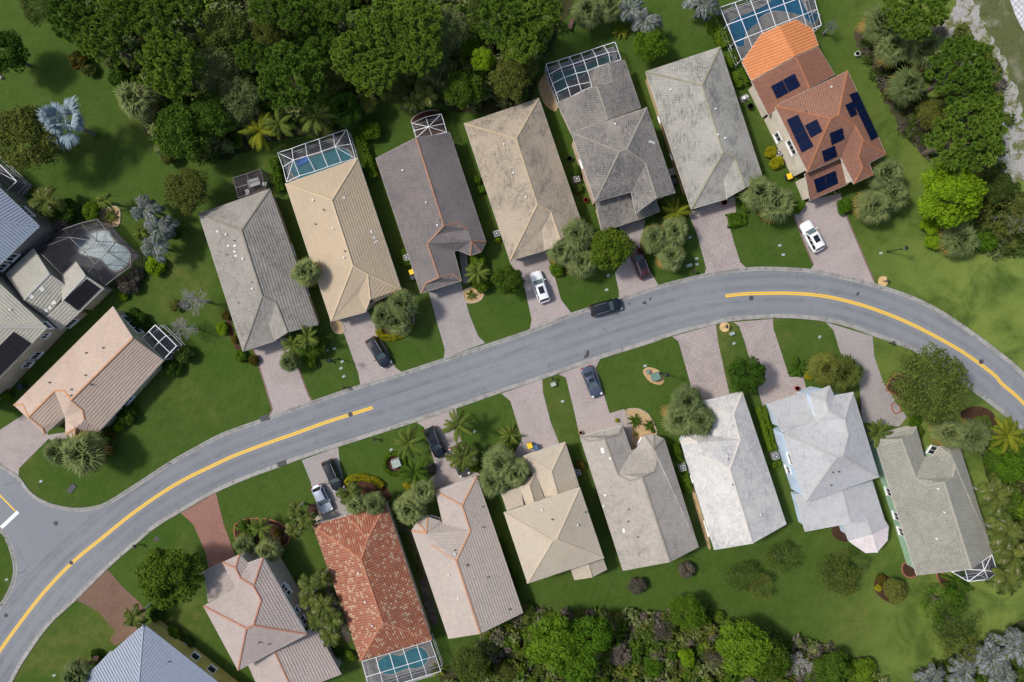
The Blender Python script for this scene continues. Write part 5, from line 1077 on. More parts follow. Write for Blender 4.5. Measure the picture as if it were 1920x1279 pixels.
thicket('undergrowth', '100,-40 150,60 235,150 262,210 300,285 400,300 500,250 560,225 640,245 700,190 770,165 860,205 980,195 1005,120 1040,50 1035,-40', 75000, 3.4, 'tangled undergrowth of the northern wood', [LM['broad'], LM['oak'], LM['fern'], LM['pine'], LM['fern']], .26, 3)
thicket('undergrowth', '832,1300 862,1218 905,1196 985,1152 1110,1140 1220,1150 1310,1122 1370,1166 1470,1192 1560,1216 1640,1250 1660,1300', 30000, 2.0, 'brown and green undergrowth along the bottom edge', [LM['broad'], LM['mid'], LM['oak'], LM['dry'], LM['soft'], LM['fern']], .30, 4)
thicket('undergrowth', '1725,1300 1765,1245 1860,1205 1955,1170 1970,1310', 7000, 1.2, 'dark low growth under the silver palms at bottom right', [LM['broad'], LM['oak']], .28, 5)
thicket('undergrowth', '1850,800 1890,815 1955,860 1975,1140 1930,1110 1908,1040 1890,960 1860,900', 9000, 1.6, 'green undergrowth below the road at the right edge', [LM['bright'], LM['broad'], LM['oak']], .28, 6)
thicket('undergrowth', '1610,60 1650,70 1700,120 1740,220 1735,290 1690,235 1650,170 1620,100', 4500, .7, 'low brown scrub beside the terracotta house lawn', [LM['dry'], LM['oak']], .25, 7)
thicket('undergrowth', '1720,60 1800,60 1880,130 1895,330 1830,330 1750,300 1700,200 1690,120', 9000, 1.5, 'mixed scrub under the eastern pines', [LM['oak'], LM['dry'], LM['soft']], .28, 8)
thicket('undergrowth', '1830,330 1890,340 1925,400 1925,470 1870,480 1830,440', 5000, 1.6, 'pale grey-green scrub right of the lime tree', [LM['soft'], LM['oak'], LM['fern']], .26, 9)
# north-west lawn
for a in [
 ('soft', '52,262', 68, 6, 'broad olive-green tree left of the silver palm', None), ('broad', '12,100', 46, 4.5, 'dark tree cut by the left edge above the lawn', None), ('oak', '72,12', 38, 5, 'dark spreading tree at the top left corner', None),
 ('bismarck', '126,228', 54, 6, 'large silver-blue fan palm standing on the north-west lawn', None),
 ('shrub', 'A430,330', 22, 1.6, 'brownish shrub on the lawn edge under the leftmost pines', LM['croton']), ('shrub', 'A485,385', 15, 1.2, 'small dark shrub below the brownish lawn shrub', LM['oak']), ('shrub', 'A650,425', 22, 2, 'rounded dark shrub between lawn and bright round pine', LM['broad']),
 ('sabal', '255,186', 38, 4, 'fan palm at the lawn edge below the bright round pine', None), ('broad', '342,250', 58, 6, 'dark leafy tree at the wood edge right of the lawn fan palm', None), ('broad', '395,215', 44, 6, 'dark leafy tree inside the wood above the olive tree', None),
 ('shrub', '300,262', 17, 2, 'lime green shrub at the left wood edge', LM['lime']), ('shrub', '313,292', 18, 2, 'grey-green shrub above the olive tree by the lawn', LM['soft']), ('soft', '352,357', 48, 4.5, 'rounded olive tree at the corner of the wood near the grey-tan house', None),
 ('silverfeather', '272,392', 30, 4, 'topmost grey plumed palm of the clump beside the dark cage', None), ('silverfeather', '298,428', 32, 4.5, 'middle grey plumed palm of the clump beside the dark cage', None), ('silverfeather', '288,462', 32, 4, 'lowest grey plumed palm of the clump beside the dark cage', None),
 ('cycad', '252,432', 16, 2, 'low green palm left of the grey plumed clump', None), ('shrub', '288,498', 22, 1.2, 'bright lime shrub below the grey plumed palms', LM['lime']), ('shrub', '325,430', 22, 2.5, 'dark green shrub right of the grey plumed clump', LM['broad']),
 ('foxtail', '85,378', 30, 3.5, 'pale tufted palm beside the blue-grey metal house', None), ('shrub', '118,392', 24, 2.5, 'dark bush right of the tufted palm by the metal house', LM['broad']), ('shrub', '112,424', 20, 1.6, 'dry brown bush above the big dark cage', LM['dry']), ('shrub', '92,440', 12, 1, 'small green bush at the left corner of the dark cage', LM['hedge']),
 ('feather', '196,376', 19, 3, 'small feathery palm at the tan gravel bed', None), ('cycad', '203,403', 14, 1, 'low palm inside the tan gravel bed', None), ('shrub', '168,395', 20, 1.5, 'green bush left of the tan gravel bed', LM['hedge']),
 ('shrub', 'E900,880', 24, 1, 'low grey-brown bush along the right side of the dark cage', LM['dry']), ('shrub', 'E960,800', 18, 1, 'low dry bush between the dark cage and the lime shrub', LM['dry']), ('shrub', 'E860,955', 10, .8, 'small yellow-green bush at the tip of the dark cage', LM['lime']),
 ('twigs', '362,563', 44, 4.5, 'bare silvery tree on the lawn left of the grey-tan house', None), ('twigs', '343,615', 36, 3, 'smaller bare grey tree beside the corner lot cage', None), ('shrub', '326,572', 14, 1.5, 'green tuft growing under the bare silvery tree', LM['soft']),
 ('shrub', '258,602', 20, 1.3, 'dark bush behind the corner lot gable wall', LM['broad']), ('shrub', 'J1110,520', 22, 1.2, 'dark bush below the corner lot cage', LM['broad']), ('shrub', 'J1190,440', 22, 1.3, 'grey-green bush right of the corner lot cage', LM['oak']),
 ('sabal', '108,848', 28, 3.5, 'smaller fan palm left of the pair in front of the corner lot house', None), ('sabal', '157,848', 44, 4.5, 'larger fan palm in front of the corner lot house', None),
 ('shrub', 'J810,830', 22, 1.4, 'dark bush against the corner lot house front wall', LM['broad']), ('shrub', 'J765,900', 11, .9, 'small lime bush beside the corner lot house', LM['lime']), ('shrub', 'J715,945', 11, .7, 'orange croton bush beside the corner lot house', LM['croton']), ('shrub', 'J690,1050', 15, .8, 'dark croton bush right of the larger corner lot palm', LM['croton']), ('shrub', 'J25,700', 14, 1, 'bright bush behind the corner lot drive at the left edge', LM['bright'])]: plant(a[0], a[1], a[2], a[3], a[4], None, a[5])
# northern wood
PN = [('135,32', 50, 'leftmost pine of the wood, overhanging the lawn'), ('188,72', 48, 'pine of the wood leaning over the lawn below the leftmost pine'), ('232,25', 50, 'second pine from the left along the top edge'), ('290,30', 50, 'third pine from the left along the top edge'), ('345,10', 40, 'fourth pine from the left along the top edge'),
      ('322,122', 68, 'bright round pine at the lawn side of the wood'), ('545,145', 68, 'bright round pine behind the cream house pool'), ('470,105', 34, 'small pine left of the bright pine behind the pool'), ('555,18', 48, 'pine at the top edge above the bright pool pine'), ('622,12', 42, 'pine at the top edge in the middle of the wood'),
      ('662,105', 50, 'left pine of the big central pine group'), ('718,62', 56, 'highest pine of the big central pine group'), ('778,38', 52, 'right upper pine of the big central pine group'), ('782,96', 52, 'right lower pine of the big central pine group'), ('700,140', 46, 'lowest pine of the big central pine group'), ('500,14', 38, 'pine at the top edge left of centre'),
      ('945,38', 58, 'pine at the top edge right of the wood gap'), ('1005,22', 52, 'last pine of the wood before the green palms'), ('975,85', 42, 'pine below the last two top edge pines'),
      ('1716,15', 62, 'pine at the top edge of the eastern clump'), ('1803,135', 70, 'large pine in the middle of the eastern clump'), ('1813,255', 76, 'largest pine at the bottom of the eastern clump'), ('1855,197', 30, 'small pine at the sand side of the eastern clump')]
for s, r, l in PN: plant('pine', s, r, 9.5, l)
for a in [
 ('broad', '598,62', 46, 7, 'very dark leafy tree between the central pines and bright pool pine', None), ('broad', '430,60', 48, 6, 'leafy tree in the left half of the wood near the top', LM['oak']), ('oak', '400,130', 52, 5, 'fine leaved tree in the middle of the left wood', LM['fern']), ('oak', '450,190', 50, 5, 'fine leaved tree above the yellowish palms', LM['fern']), ('soft', '500,60', 34, 6, 'olive tree between the left top edge pines', None), ('oak', '610,150', 40, 5, 'fine leaved tree right of the bright pool pine', None), ('oak', '840,55', 46, 6, 'fine leaved tree in the gap right of the central pines', LM['fern']), ('oak', '820,130', 40, 4, 'low tree at the lawn edge right of the central pines', LM['fern']), ('oak', '740,165', 34, 3.5, 'low tree at the back of the small lawn', None),
 ('broad', '870,168', 42, 5, 'dark leafy tree above the streaked tan house', LM['mid']), ('broad', '905,112', 26, 4.5, 'bright leafy tree right above the dark one behind the tan house', LM['lime']), ('shrub', '882,85', 26, 4, 'bright rounded bush inside the right part of the wood', LM['bright']), ('soft', '955,150', 42, 5, 'olive tree at the right corner of the wood', None), ('soft', '985,128', 28, 4, 'small olive tree at the right tip of the wood', LM['soft']), ('oak', '905,20', 36, 6, 'fine leaved tree at the top edge right of the gap', None),
 ('feather', '488,246', 36, 4, 'yellow-green feather palm left of the cream house pool', LM['yellow']), ('feather', '524,232', 32, 5, 'green feather palm above the left corner of the cream house pool', None), ('feather', '592,218', 36, 5, 'greyish feather palm above the cream house pool', None), ('sabal', '645,205', 36, 4, 'dark fan palm above the right corner of the cream house pool', LM['broad']), ('shrub', '617,228', 12, 1.2, 'yellow shrub between the palms above the pool', LM['golden']),
 ('shrub', '693,242', 23, 2, 'yellow-green bush at the edge of the small back lawn', LM['hedge']), ('oak', '690,195', 24, 3, 'grey-green bush at the top of the small back lawn', LM['soft']), ('foxtail', '772,192', 20, 4, 'left slender palm of the pair behind the dark brown house', None), ('foxtail', '799,180', 23, 4.5, 'right slender palm of the pair behind the dark brown house', None), ('shrub', '828,212', 10, 1, 'small bush beside the little white cage', LM['broad']),
 ('broad', '1218,84', 38, 3.5, 'round bright green tree alone on the lawn behind the algae-streaked house', LM['hedge']), ('silverfeather', '1180,18', 34, 4, 'left grey plumed palm at the top edge above the round tree', None), ('silverfeather', '1208,38', 34, 4, 'right grey plumed palm at the top edge above the round tree', None), ('silverfeather', '1316,8', 34, 4, 'grey plumed palm at the top edge near the large cage', None), ('sabal', '1102,22', 32, 3.5, 'green fan palm at the top edge right of the last wood pine', None), ('sabal', '1146,12', 28, 3.5, 'green fan palm at the top edge left of the grey plumed pair', None), ('cycad', '1165,55', 16, 1, 'low yellowish palm under the grey plumed pair', LM['yellow']),
 ('twigs', '1558,50', 20, 2.5, 'small bare whitish tree beside the terracotta house', LM['grey']),
 ('sabal', '1650,44', 38, 4.5, 'uppermost fan palm of the eastern clump', None), ('sabal', '1675,90', 36, 4.5, 'fan palm second from the top in the eastern clump', None), ('sabal', '1735,92', 38, 4.5, 'fan palm against the large pine of the eastern clump', None), ('sabal', '1702,160', 36, 4, 'greyish fan palm lowest on the west side of the eastern clump', None), ('twigs', '1800,205', 28, 4, 'bare dead branches between the two large eastern pines', None), ('oak', '1748,215', 34, 4, 'dull green tree left of the largest eastern pine', LM['soft']),
 ('broad', '1778,365', 68, 6, 'vivid lime green tree on the lawn below the eastern pines', LM['lime']), ('soft', '1868,350', 34, 4, 'dark olive tree right of the lime tree', LM['oak']), ('sparse', '1880,405', 50, 4, 'thin pale tree with white flecks right of the lime tree', LM['soft']), ('sabal', '1798,450', 38, 2.5, 'low fan palm below the lime tree', None), ('shrub', '1857,452', 24, 2.2, 'dense green bush right of the low fan palm', LM['bright']), ('shrub', '1757,452', 17, 2, 'bright bush left of the low fan palm', LM['lime']), ('shrub', '1750,425', 20, 2.4, 'bright bush at the lower left foot of the lime tree', LM['lime']), ('twigs', '1905,420', 30, 2.5, 'grey bare shrub at the right edge below the sand', None)]: plant(a[0], a[1], a[2], a[3], a[4], None, a[5])
# in front of the northern row
for a in [
 ('sabal', '575,511', 29, 5.5, 'lone fan palm standing between the grey-tan and cream roofs', None), ('shrub', 'F860,700', 9, .8, 'small bush under the lone fan palm', LM['hedge']), ('sabal', '719,592', 27, 4, 'left fan palm of the three before the cream house', None), ('sabal', '754,570', 31, 4.5, 'upper fan palm of the three before the cream house', None), ('sabal', '746,604', 28, 3.5, 'lower fan palm of the three before the cream house', None),
 ('sabal', '543,678', 21, 2.5, 'small pale fan palm beside the grey-tan house drive', None), ('feather', '549,646', 22, 3, 'dark feather palm left of three before the grey-tan house', None), ('feather', '577,632', 24, 3.5, 'dark feather palm against the grey-tan house eave', None), ('shrub', '588,652', 25, 2, 'dark dense bush before the grey-tan house', LM['broad']), ('shrub', '582,680', 14, .9, 'clipped bright bush at the lawn beside the small pale palm', LM['hedge']), ('shrub', 'F860,1130', 14, 1.5, 'leafy bush behind the clipped bright bush', LM['bright']),
 ('shrub', 'F260,990', 14, .9, 'lime bush at the left wall of the grey-tan house', LM['lime']), ('shrub', 'F290,910', 11, .9, 'reddish bush at the left wall of the grey-tan house', LM['croton']), ('shrub', 'F380,1170', 15, .9, 'green bush at the front left corner of the grey-tan house', LM['bright']), ('shrub', 'F465,1195', 12, .8, 'red-brown croton left of the grey-tan house drive', LM['croton']), ('shrub', 'F345,1060', 8, .6, 'small orange croton in the mulch strip', LM['croton']),
 ('feather', '896,512', 24, 2.5, 'dense dark feather palm before the turret of the dark brown house', None), ('shrub', '903,532', 22, 1.6, 'leafy bush between the turret palm and dense round tree', LM['mid']), ('shrub', '897,490', 18, 1.5, 'yellow-green bush against the dark brown house turret', LM['hedge']), ('broad', '953,525', 34, 3.5, 'dense round tree beside the white car drive', LM['mid']), ('cycad', '882,553', 10, .6, 'spiky plant in the small gravel bed by the grey drive', None),
 ('shrub', 'G700,370', 10, .9, 'light green bush by the streaked tan house left wall', LM['bright']), ('shrub', 'G730,430', 10, .9, 'second light green bush by the streaked tan house left wall', LM['bright']), ('shrub', 'G838,762', 7, .6, 'small lime bush below the air conditioner by the tan house', LM['lime']), ('shrub', 'C365,955', 12, .9, 'dark bush above the air conditioner by the pink wall', LM['broad']), ('shrub', 'C365,1050', 12, .9, 'dark bush below the air conditioner by the pink wall', LM['oak']),
 ('sabal', '1082,440', 34, 4.5, 'upper fan palm of the clump left of the dark round tree', None), ('sabal', '1052,470', 29, 4, 'left fan palm of the clump left of the dark round tree', None), ('sabal', '1090,492', 32, 3.5, 'lower fan palm of the clump left of the dark round tree', None), ('broad', '1146,466', 48, 5, 'dark round tree overhanging the maroon car drive', LM['mid']), ('shrub', '1044,502', 18, 1.2, 'dark green bush at the edge of the white car drive', LM['bright']),
 ('sabal', '1227,447', 29, 3.5, 'left fan palm of the three right of the maroon car', None), ('sabal', '1264,434', 29, 3.5, 'upper right fan palm of the three right of the maroon car', None), ('sabal', '1257,481', 30, 3, 'lower fan palm of the three right of the maroon car', None), ('feather', '1268,398', 28, 2, 'yellow-green palm bush at the front of the mottled grey house', LM['yellow']), ('shrub', '1282,378', 17, 1.3, 'bright bush between the mottled grey and algae-streaked houses', LM['bright']), ('shrub', '1236,392', 16, 1.2, 'dark bush at the entry of the mottled grey house', LM['broad']),
 ('sabal', '1424,362', 37, 4, 'left fan palm of the pair between the drives at the algae-streaked house', None), ('sabal', '1455,384', 37, 3.5, 'right fan palm of the pair between the drives at the algae-streaked house', None), ('shrub', '1400,388', 12, .9, 'yellow-green bush behind the box hedge', LM['hedge']), ('shrub', '1496,386', 16, 1.3, 'round bright bush at the terracotta house garage corner', LM['bright']), ('shrub', '1447,285', 14, 1.0, 'upper clipped yellow-green ball by the cream wall', LM['golden']), ('shrub', '1458,303', 14, 1.0, 'lower clipped yellow-green ball by the cream wall', LM['golden']),
 ('sabal', '1660,328', 36, 4, 'upper fan palm right of the terracotta house', None), ('sabal', '1637,386', 37, 3.5, 'front fan palm right of the terracotta drive', None), ('sabal', '1672,366', 34, 3.5, 'outer fan palm right of the terracotta house', None), ('shrub', '1586,386', 18, 1.3, 'bright bush at the right edge of the terracotta drive', LM['bright'])]: plant(a[0], a[1], a[2], a[3], a[4], None, a[5])
# south side
for a in [
 ('broad', '322,1078', 68, 6, 'large round dark green tree at the salmon drive', LM['mid']), ('foxtail', 'K770,905', 24, 4, 'tufted palm before the blue metal roofed house', None), ('shrub', 'K885,900', 17, 1.3, 'dark bush right of the tufted palm at the brown drive', LM['broad']), ('shrub', 'K985,1005', 15, 1.1, 'round green bush against the yellow wall', LM['bright']), ('sabal', 'K440,1235', 30, 3.5, 'fan palm at the bottom edge beside the porch of the blue roof', None), ('shrub', 'K545,1125', 12, .8, 'dark bush at the flag by the blue roofed porch', LM['broad']),
 ('feather', '489,990', 24, 3, 'upper palm in the ringed bed by the salmon drive', None), ('cycad', '457,997', 23, 1.5, 'left palm in the ringed bed by the salmon drive', LM['broad']), ('sabal', '457,1022', 22, 2.5, 'lower left palm in the ringed bed by the salmon drive', None), ('sabal', '504,1032', 26, 3, 'lower right palm in the ringed bed by the salmon drive', None), ('shrub', '520,1000', 10, .6, 'reddish shrub in the ringed bed by the salmon drive', LM['croton']), ('shrub', '525,1018', 9, .6, 'second reddish shrub in the ringed bed by the salmon drive', LM['croton']),
 ('foxtail', '553,957', 17, 4, 'upper slender palm beside the silver hatchback lawn', None), ('foxtail', '572,977', 19, 4, 'middle slender palm beside the silver hatchback lawn', None), ('foxtail', '551,993', 17, 4, 'lower slender palm beside the silver hatchback lawn', None),
 ('foxtail', '656,925', 24, 4, 'slender palm at the front of the red roof', None), ('sabal', '668,946', 23, 4, 'left fan palm over the red roof eave', None), ('sabal', '702,945', 24, 4, 'right fan palm over the red roof eave', None),
 ('foxtail', '582,1095', 23, 4.5, 'first slender palm of the row left of the red roof', None), ('foxtail', '601,1086', 18, 4.5, 'second slender palm of the row left of the red roof', None), ('foxtail', '578,1124', 22, 4.5, 'third slender palm of the row left of the red roof', None), ('foxtail', '608,1138', 23, 4.5, 'fourth slender palm of the row left of the red roof', None), ('foxtail', '592,1162', 22, 4.5, 'fifth slender palm of the row left of the red roof', None), ('foxtail', '623,1164', 21, 4.5, 'sixth slender palm of the row left of the red roof', None), ('foxtail', '619,1191', 23, 4.5, 'lowest slender palm of the row left of the red roof', None),
 ('shrub', 'M955,1110', 13, .9, 'green bush at the lower left corner of the red roofed house', LM['hedge']), ('shrub', 'M860,1090', 16, 1, 'dark bush below the slender palm row', LM['broad']),
 ('feather', '766,831', 31, 4.5, 'feathery palm beside the green utility box', None), ('feather', '859,797', 31, 4.5, 'feathery palm at the road end of the black car drive', None), ('foxtail', '868,858', 30, 3.5, 'ragged palm leaning over the dark grey car', None), ('shrub', '890,873', 15, 1, 'round bright bush beside the dark grey car', LM['hedge']), ('sabal', '768,954', 33, 3.5, 'lower fan palm left of the pink-grey turret house', None), ('sabal', '793,920', 27, 3.5, 'upper fan palm left of the pink-grey turret house', None), ('feather', '778,886', 28, 3, 'bushy palm at the left edge of the black car drive', LM['broad']), ('shrub', '763,911', 9, .8, 'golden bush beside the fan palms at the black car drive', LM['golden']), ('shrub', '807,880', 13, 1, 'dark bush at the edge of the black car drive', LM['dry']),
 ('sabal', '938,868', 36, 4, 'upper fan palm of the three before the pyramid roofed house', None), ('sabal', '926,902', 31, 3.5, 'left fan palm of the three before the pyramid roofed house', None), ('sabal', '968,886', 31, 4, 'right fan palm of the three before the pyramid roofed house', None), ('cycad', '957,817', 23, 1.2, 'low spiky palm on the lawn above the three fan palms', None), ('shrub', '952,842', 13, .9, 'yellow-green bush between the spiky palm and fan palms', LM['hedge']), ('shrub', '1089,873', 11, .8, 'dark red bush beside the pyramid roofed house garage', LM['croton']),
 ('cycad', 'O330,445', 13, .7, 'left spiky plant in the gravel bed', LM['broad']), ('cycad', 'O408,470', 11, .6, 'right spiky plant in the gravel bed', LM['broad']), ('shrub', 'O230,443', 5, .5, 'small potted bush at the gravel bed house roof edge', LM['golden']), ('shrub', 'O430,500', 5, .5, 'small bush at the tip of the gravel bed', LM['hedge']), ('shrub', 'O335,518', 4, .4, 'tiny bush near the turret in the gravel bed', LM['golden']),
 ('sabal', '1289,752', 33, 4, 'upper fan palm of the three before the white roofed house', None), ('sabal', '1274,786', 35, 3.5, 'left fan palm of the three before the white roofed house', None), ('sabal', '1312,788', 32, 4, 'right fan palm of the three before the white roofed house', None), ('broad', '1399,702', 45, 4, 'dark leafy tree between the two grid paved drives', LM['broad']),
 ('cycad', '1502,688', 22, 1.2, 'dark spiky bush beside the light grey house entry', LM['broad']), ('sabal', '1549,690', 34, 3, 'left fan palm before the light grey house', LM['soft']), ('sabal', '1580,700', 38, 3.5, 'right fan palm before the light grey house', LM['soft']), ('shrub', '1518,705', 10, 1, 'yellow bush left of the fan palms before the light grey house', LM['golden']), ('oak', '1738,722', 82, 7, 'large spreading oak overhanging the road bend', None), ('feather', '1645,812', 28, 3, 'feathery palm between the light grey and mint green houses', None), ('shrub', '1718,788', 14, 1, 'bright bush under the oak by the mint green house', LM['bright']), ('shrub', '1722,812', 14, .9, 'green bush at the entry of the mint green house', LM['broad']),
 ('sabal', '1778,812', 33, 3.5, 'left fan palm over the turret of the mint green house', None), ('sabal', '1824,818', 36, 3.5, 'right fan palm over the turret of the mint green house', None), ('feather', '1888,816', 36, 3.5, 'bright yellow palm at the right edge below the road', LM['yellow']), ('foxtail', '1868,930', 32, 5, 'uppermost pale slender palm right of the mint green house', None), ('foxtail', '1888,1000', 34, 5, 'second pale slender palm right of the mint green house', None), ('foxtail', '1900,1045', 32, 5, 'third pale slender palm right of the mint green house', None), ('foxtail', '1888,1085', 32, 5, 'lowest pale slender palm right of the mint green house', None), ('shrub', '1900,880', 34, 2.5, 'dense green bush at the right edge below the yellow palm', LM['bright']), ('shrub', '1865,868', 22, 1.6, 'mid green bush left of the dense right edge bush', LM['broad']), ('shrub', '1845,795', 20, 1.2, 'dark groundcover bush beside the oak mulch', LM['oak']),
 ('shrub', '1288,1071', 20, 1.6, 'purple-brown bush right of the weathered gable roof', LM['dry']), ('shrub', '1196,1100', 20, 1.6, 'grey-brown bush below the weathered gable roof', LM['dry']), ('sparse', '1388,1078', 36, 3.5, 'thin green tree left of the pair below the white roof', None), ('sparse', '1462,1046', 38, 3.5, 'thin green tree right of the pair below the white roof', None), ('sparse', '1425,1098', 30, 3, 'thin pale sapling between the two trees below the white roof', LM['soft']),
 ('sparse', '1560,1075', 42, 4, 'thin dark tree below the light grey house', None), ('sparse', '1590,1058', 36, 4, 'thin green tree touching the pinkish lanai roof', None), ('sparse', '1575,1085', 40, 3.5, 'grey-green low crown below the lanai', LM['soft']), ('broad', '1677,1107', 26, 1.8, 'dense round bush in the oval mulch bed', LM['soft']), ('shrub', '1654,1086', 11, .7, 'orange croton in the oval mulch bed', LM['croton']), ('shrub', '1648,1104', 8, .6, 'yellow croton in the oval mulch bed', LM['golden']),
 ('sparse', '1765,1128', 48, 4, 'thin tree below the small angular cage', LM['bright']), ('sparse', '1790,1165', 52, 4.5, 'wide thin tree on the south lawn below the angular cage', None), ('sparse', '1795,1205', 50, 4, 'thin grey-green tree lowest on the south lawn', LM['soft']), ('cycad', '1800,1095', 32, 1.5, 'low green palm beside the angular cage', LM['broad']),
 ('silverfeather', '1748,1272', 30, 3, 'leftmost grey plumed palm of the bottom right clump', None), ('silverfeather', '1808,1262', 36, 3.5, 'second grey plumed palm of the bottom right clump', None), ('silverfeather', '1858,1238', 38, 3.5, 'middle grey plumed palm of the bottom right clump', None), ('silverfeather', '1902,1212', 36, 3.5, 'highest grey plumed palm of the bottom right clump', None), ('silverfeather', '1885,1268', 40, 3.5, 'lowest grey plumed palm of the bottom right clump', None),
 ('broad', '1560,1252', 42, 3, 'dark bushy tree at the bottom edge right of centre', None), ('shrub', '1622,1264', 32, 2, 'dark bush at the bottom edge near the south lawn tip', LM['hedge']), ('twigs', '1500,1245', 34, 3, 'grey bare shrub at the bottom edge', None), ('soft', '1287,1148', 38, 3.5, 'yellow-green tree at the left of the south lawn edge', LM['bright']), ('broad', '1392,1215', 58, 5, 'bright leafy tree at the bottom below the white roof', LM['bright']), ('broad', '1442,1236', 46, 4.5, 'leafy tree right of the bright one at the bottom', LM['mid']), ('twigs', '1240,1180', 40, 3.5, 'brown bare thicket tree at the bottom', LM['dry']), ('shrub', '1290,1240', 20, 2.5, 'lime green sapling in the brown bottom thicket', LM['lime']), ('twigs', '1335,1235', 32, 2.5, 'brown bare shrub left of the bright bottom tree', LM['dry']), ('shrub', '1228,1256', 22, 2, 'bright bush at the bottom edge in the brown thicket', LM['bright']),
 ('broad', '1040,1202', 60, 5.5, 'left tree of the bright group at the bottom centre', LM['bright']), ('broad', '1108,1188', 50, 5, 'right tree of the bright group at the bottom centre', LM['bright']), ('broad', '1085,1246', 46, 5, 'lowest tree of the bright group at the bottom centre', LM['bright']), ('soft', '882,1244', 42, 4, 'dull green tree at the bottom edge behind the pink-grey gable', LM['oak']), ('shrub', '988,1146', 16, 1.5, 'blue-green bush at the corner of the pink-grey gable', LM['oak']), ('shrub', '950,1262', 24, 2, 'olive bush at the bottom edge left of the bright group', LM['soft']), ('cycad', '820,1262', 16, 1.5, 'yellow palm at the corner of the kidney pool cage', LM['yellow']), ('shrub', '1165,1230', 26, 2, 'brown dry bush right of the bright group', LM['dry'])]: plant(a[0], a[1], a[2], a[3], a[4], None, a[5])
for s, w, h, l, m in [('B578,765 B620,880 B660,990', 1.4, 1.3, 'bright hedge right of the cream house pool cage', None), ('B100,890 B118,970 B140,1060', 1.3, 1.3, 'bright hedge left of the cream house pool cage', None), ('C1110,110 C1160,180 C1200,250', 1.9, 1.2, 'flowering hedge along the large cage, upper piece', None), ('C1200,310 C1240,350', 2.2, 1.2, 'hedge between the large cage and algae-streaked roof, middle piece', None), ('C1255,400 C1290,470', 2.1, 1.2, 'hedge beside the orange lanai roof, lowest piece', None),
                      ('1364,414 1396,411', 1.8, .9, 'dark clipped box hedge between the two eastern drives', LM['bright']), ('O550,575 O575,660', 1.0, 1.0, 'upper hedge along the white roofed house left wall', None), ('O600,750 O630,840', 1.3, 1.0, 'lower hedge along the white roofed house left wall', None), ('O1030,365 O1060,480 O1095,600', 1.4, 1.0, 'bright hedge along the pale blue wall', None), ('O1108,675 O1118,690', 1.5, .9, 'hedge stub below the pale blue wall air conditioner', None),
                      ('F1275,1000 F1300,1045 F1370,1050 F1450,1020 F1490,960', .9, .4, 'yellow-green ground hedge ringing the three palms', LM['golden']), ('L930,715 L960,685 L1030,672 L1110,690 L1165,730', .9, .7, 'curved golden hedge in the mulch before the red roof', LM['golden']), ('J840,150 J900,210 J960,265', 1.3, 1.0, 'dark hedge behind the corner lot gable', LM['broad']), ('Q690,130 Q760,330 Q830,520', .8, .5, 'dark strip planting along the pink-grey house right wall', LM['broad']), ('M1310,300 M1380,480 M1420,600', .7, .4, 'low dark planting strip right of the red roof', LM['oak']), ('K1120,1130 K1200,1210 K1260,1279', .8, .7, 'dark hedge along the yellow wall', LM['broad'])]: hedge(s, w, h, l, m)
def ring(u, v, r, wd, ht, label, m=None):
    hedge(' '.join('%f,%f' % (u + r * math.cos(a), v + r * math.sin(a)) for a in [i * math.pi / 5 for i in range(10)]), wd, ht, label, m, 150, closed=True)
ring(740, 870, 20, .55, .5, 'ring hedge around the green utility box'); ring(762, 483, 11, .8, .8, 'round hedge around the cream house air conditioner'); ring(346, 1209, 12, .7, .7, 'round hedge around the yellow wall air conditioner', LM['broad'])
# ================================================================== beds
mulch = mixedmat('mulch', (0.060, 0.030, 0.020), (0.085, 0.045, 0.03), (0.04, 0.022, 0.015), 0.8, 3.0); gravel = mixedmat('tan_gravel', (0.48, 0.33, 0.17), (0.40, 0.27, 0.14), (0.55, 0.42, 0.26), 0.8, 4.0); soil = mixedmat('side_soil', (0.08, 0.065, 0.05), (0.12, 0.105, 0.09), (0.055, 0.06, 0.03), 0.6, 2.0)
edg = plain('brick_edging', (0.30, 0.12, 0.07), .9, var=.25, scale=5); edgs = plain('stone_edging', (0.40, 0.33, 0.25), .9, var=.2, scale=4)
def bed(s, mat, edge=None, sm=5, z=.016):
    P = gp(pxs(s)); P = smooth(P, sm, True); o = MB().sheet(P, 0.0, z).build('planting_bed', mat); tag(o, kind='structure')
    if edge:
        m = MB(); n = len(P)
        for i in range(n):
            a, b = P[i], P[(i + 1) % n]; L = (b - a).length; k = max(1, int(L / .35))
            for j in range(k): m.bar(a + (b - a) * (j / k) + Vector((0, 0, .05)), a + (b - a) * ((j + .93) / k) + Vector((0, 0, .05)), .17, .12)
        e = m.build('edging', edge, o); e['kind'] = 'stuff'
bed('F1255,955 F1290,1055 F1370,1062 F1480,1015 F1508,930 F1480,870 F1350,850', mulch, edgs); bed('L205,1000 L260,950 L340,940 L430,945 L510,975 L555,1020 L565,1070 L540,1110 L490,1140 L400,1190 L250,1150', mulch, edg)
bed('L915,700 L1000,660 L1100,668 L1175,725 L1225,805 L1150,820 L1000,800 L930,760', mulch); bed('L1190,545 L1250,520 L1320,560 L1320,630 L1260,665 L1190,640', mulch); bed('O272,395 O330,375 O395,402 O438,470 O445,520 O400,528 O345,600 O310,600 O290,500', gravel, edgs)
bed('O373,165 O400,145 O440,152 O470,172 O492,215 O470,243 O420,230 O388,200', gravel, None); bed('P655,370 P690,312 P740,312 P800,380 P760,440 P690,400', mulch, edg); bed('P680,450 P705,440 P725,475 P695,490', mulch, edg); bed('S845,430 S858,385 S905,390 S960,430 S950,480 S900,490 S860,470', mulch, edg)
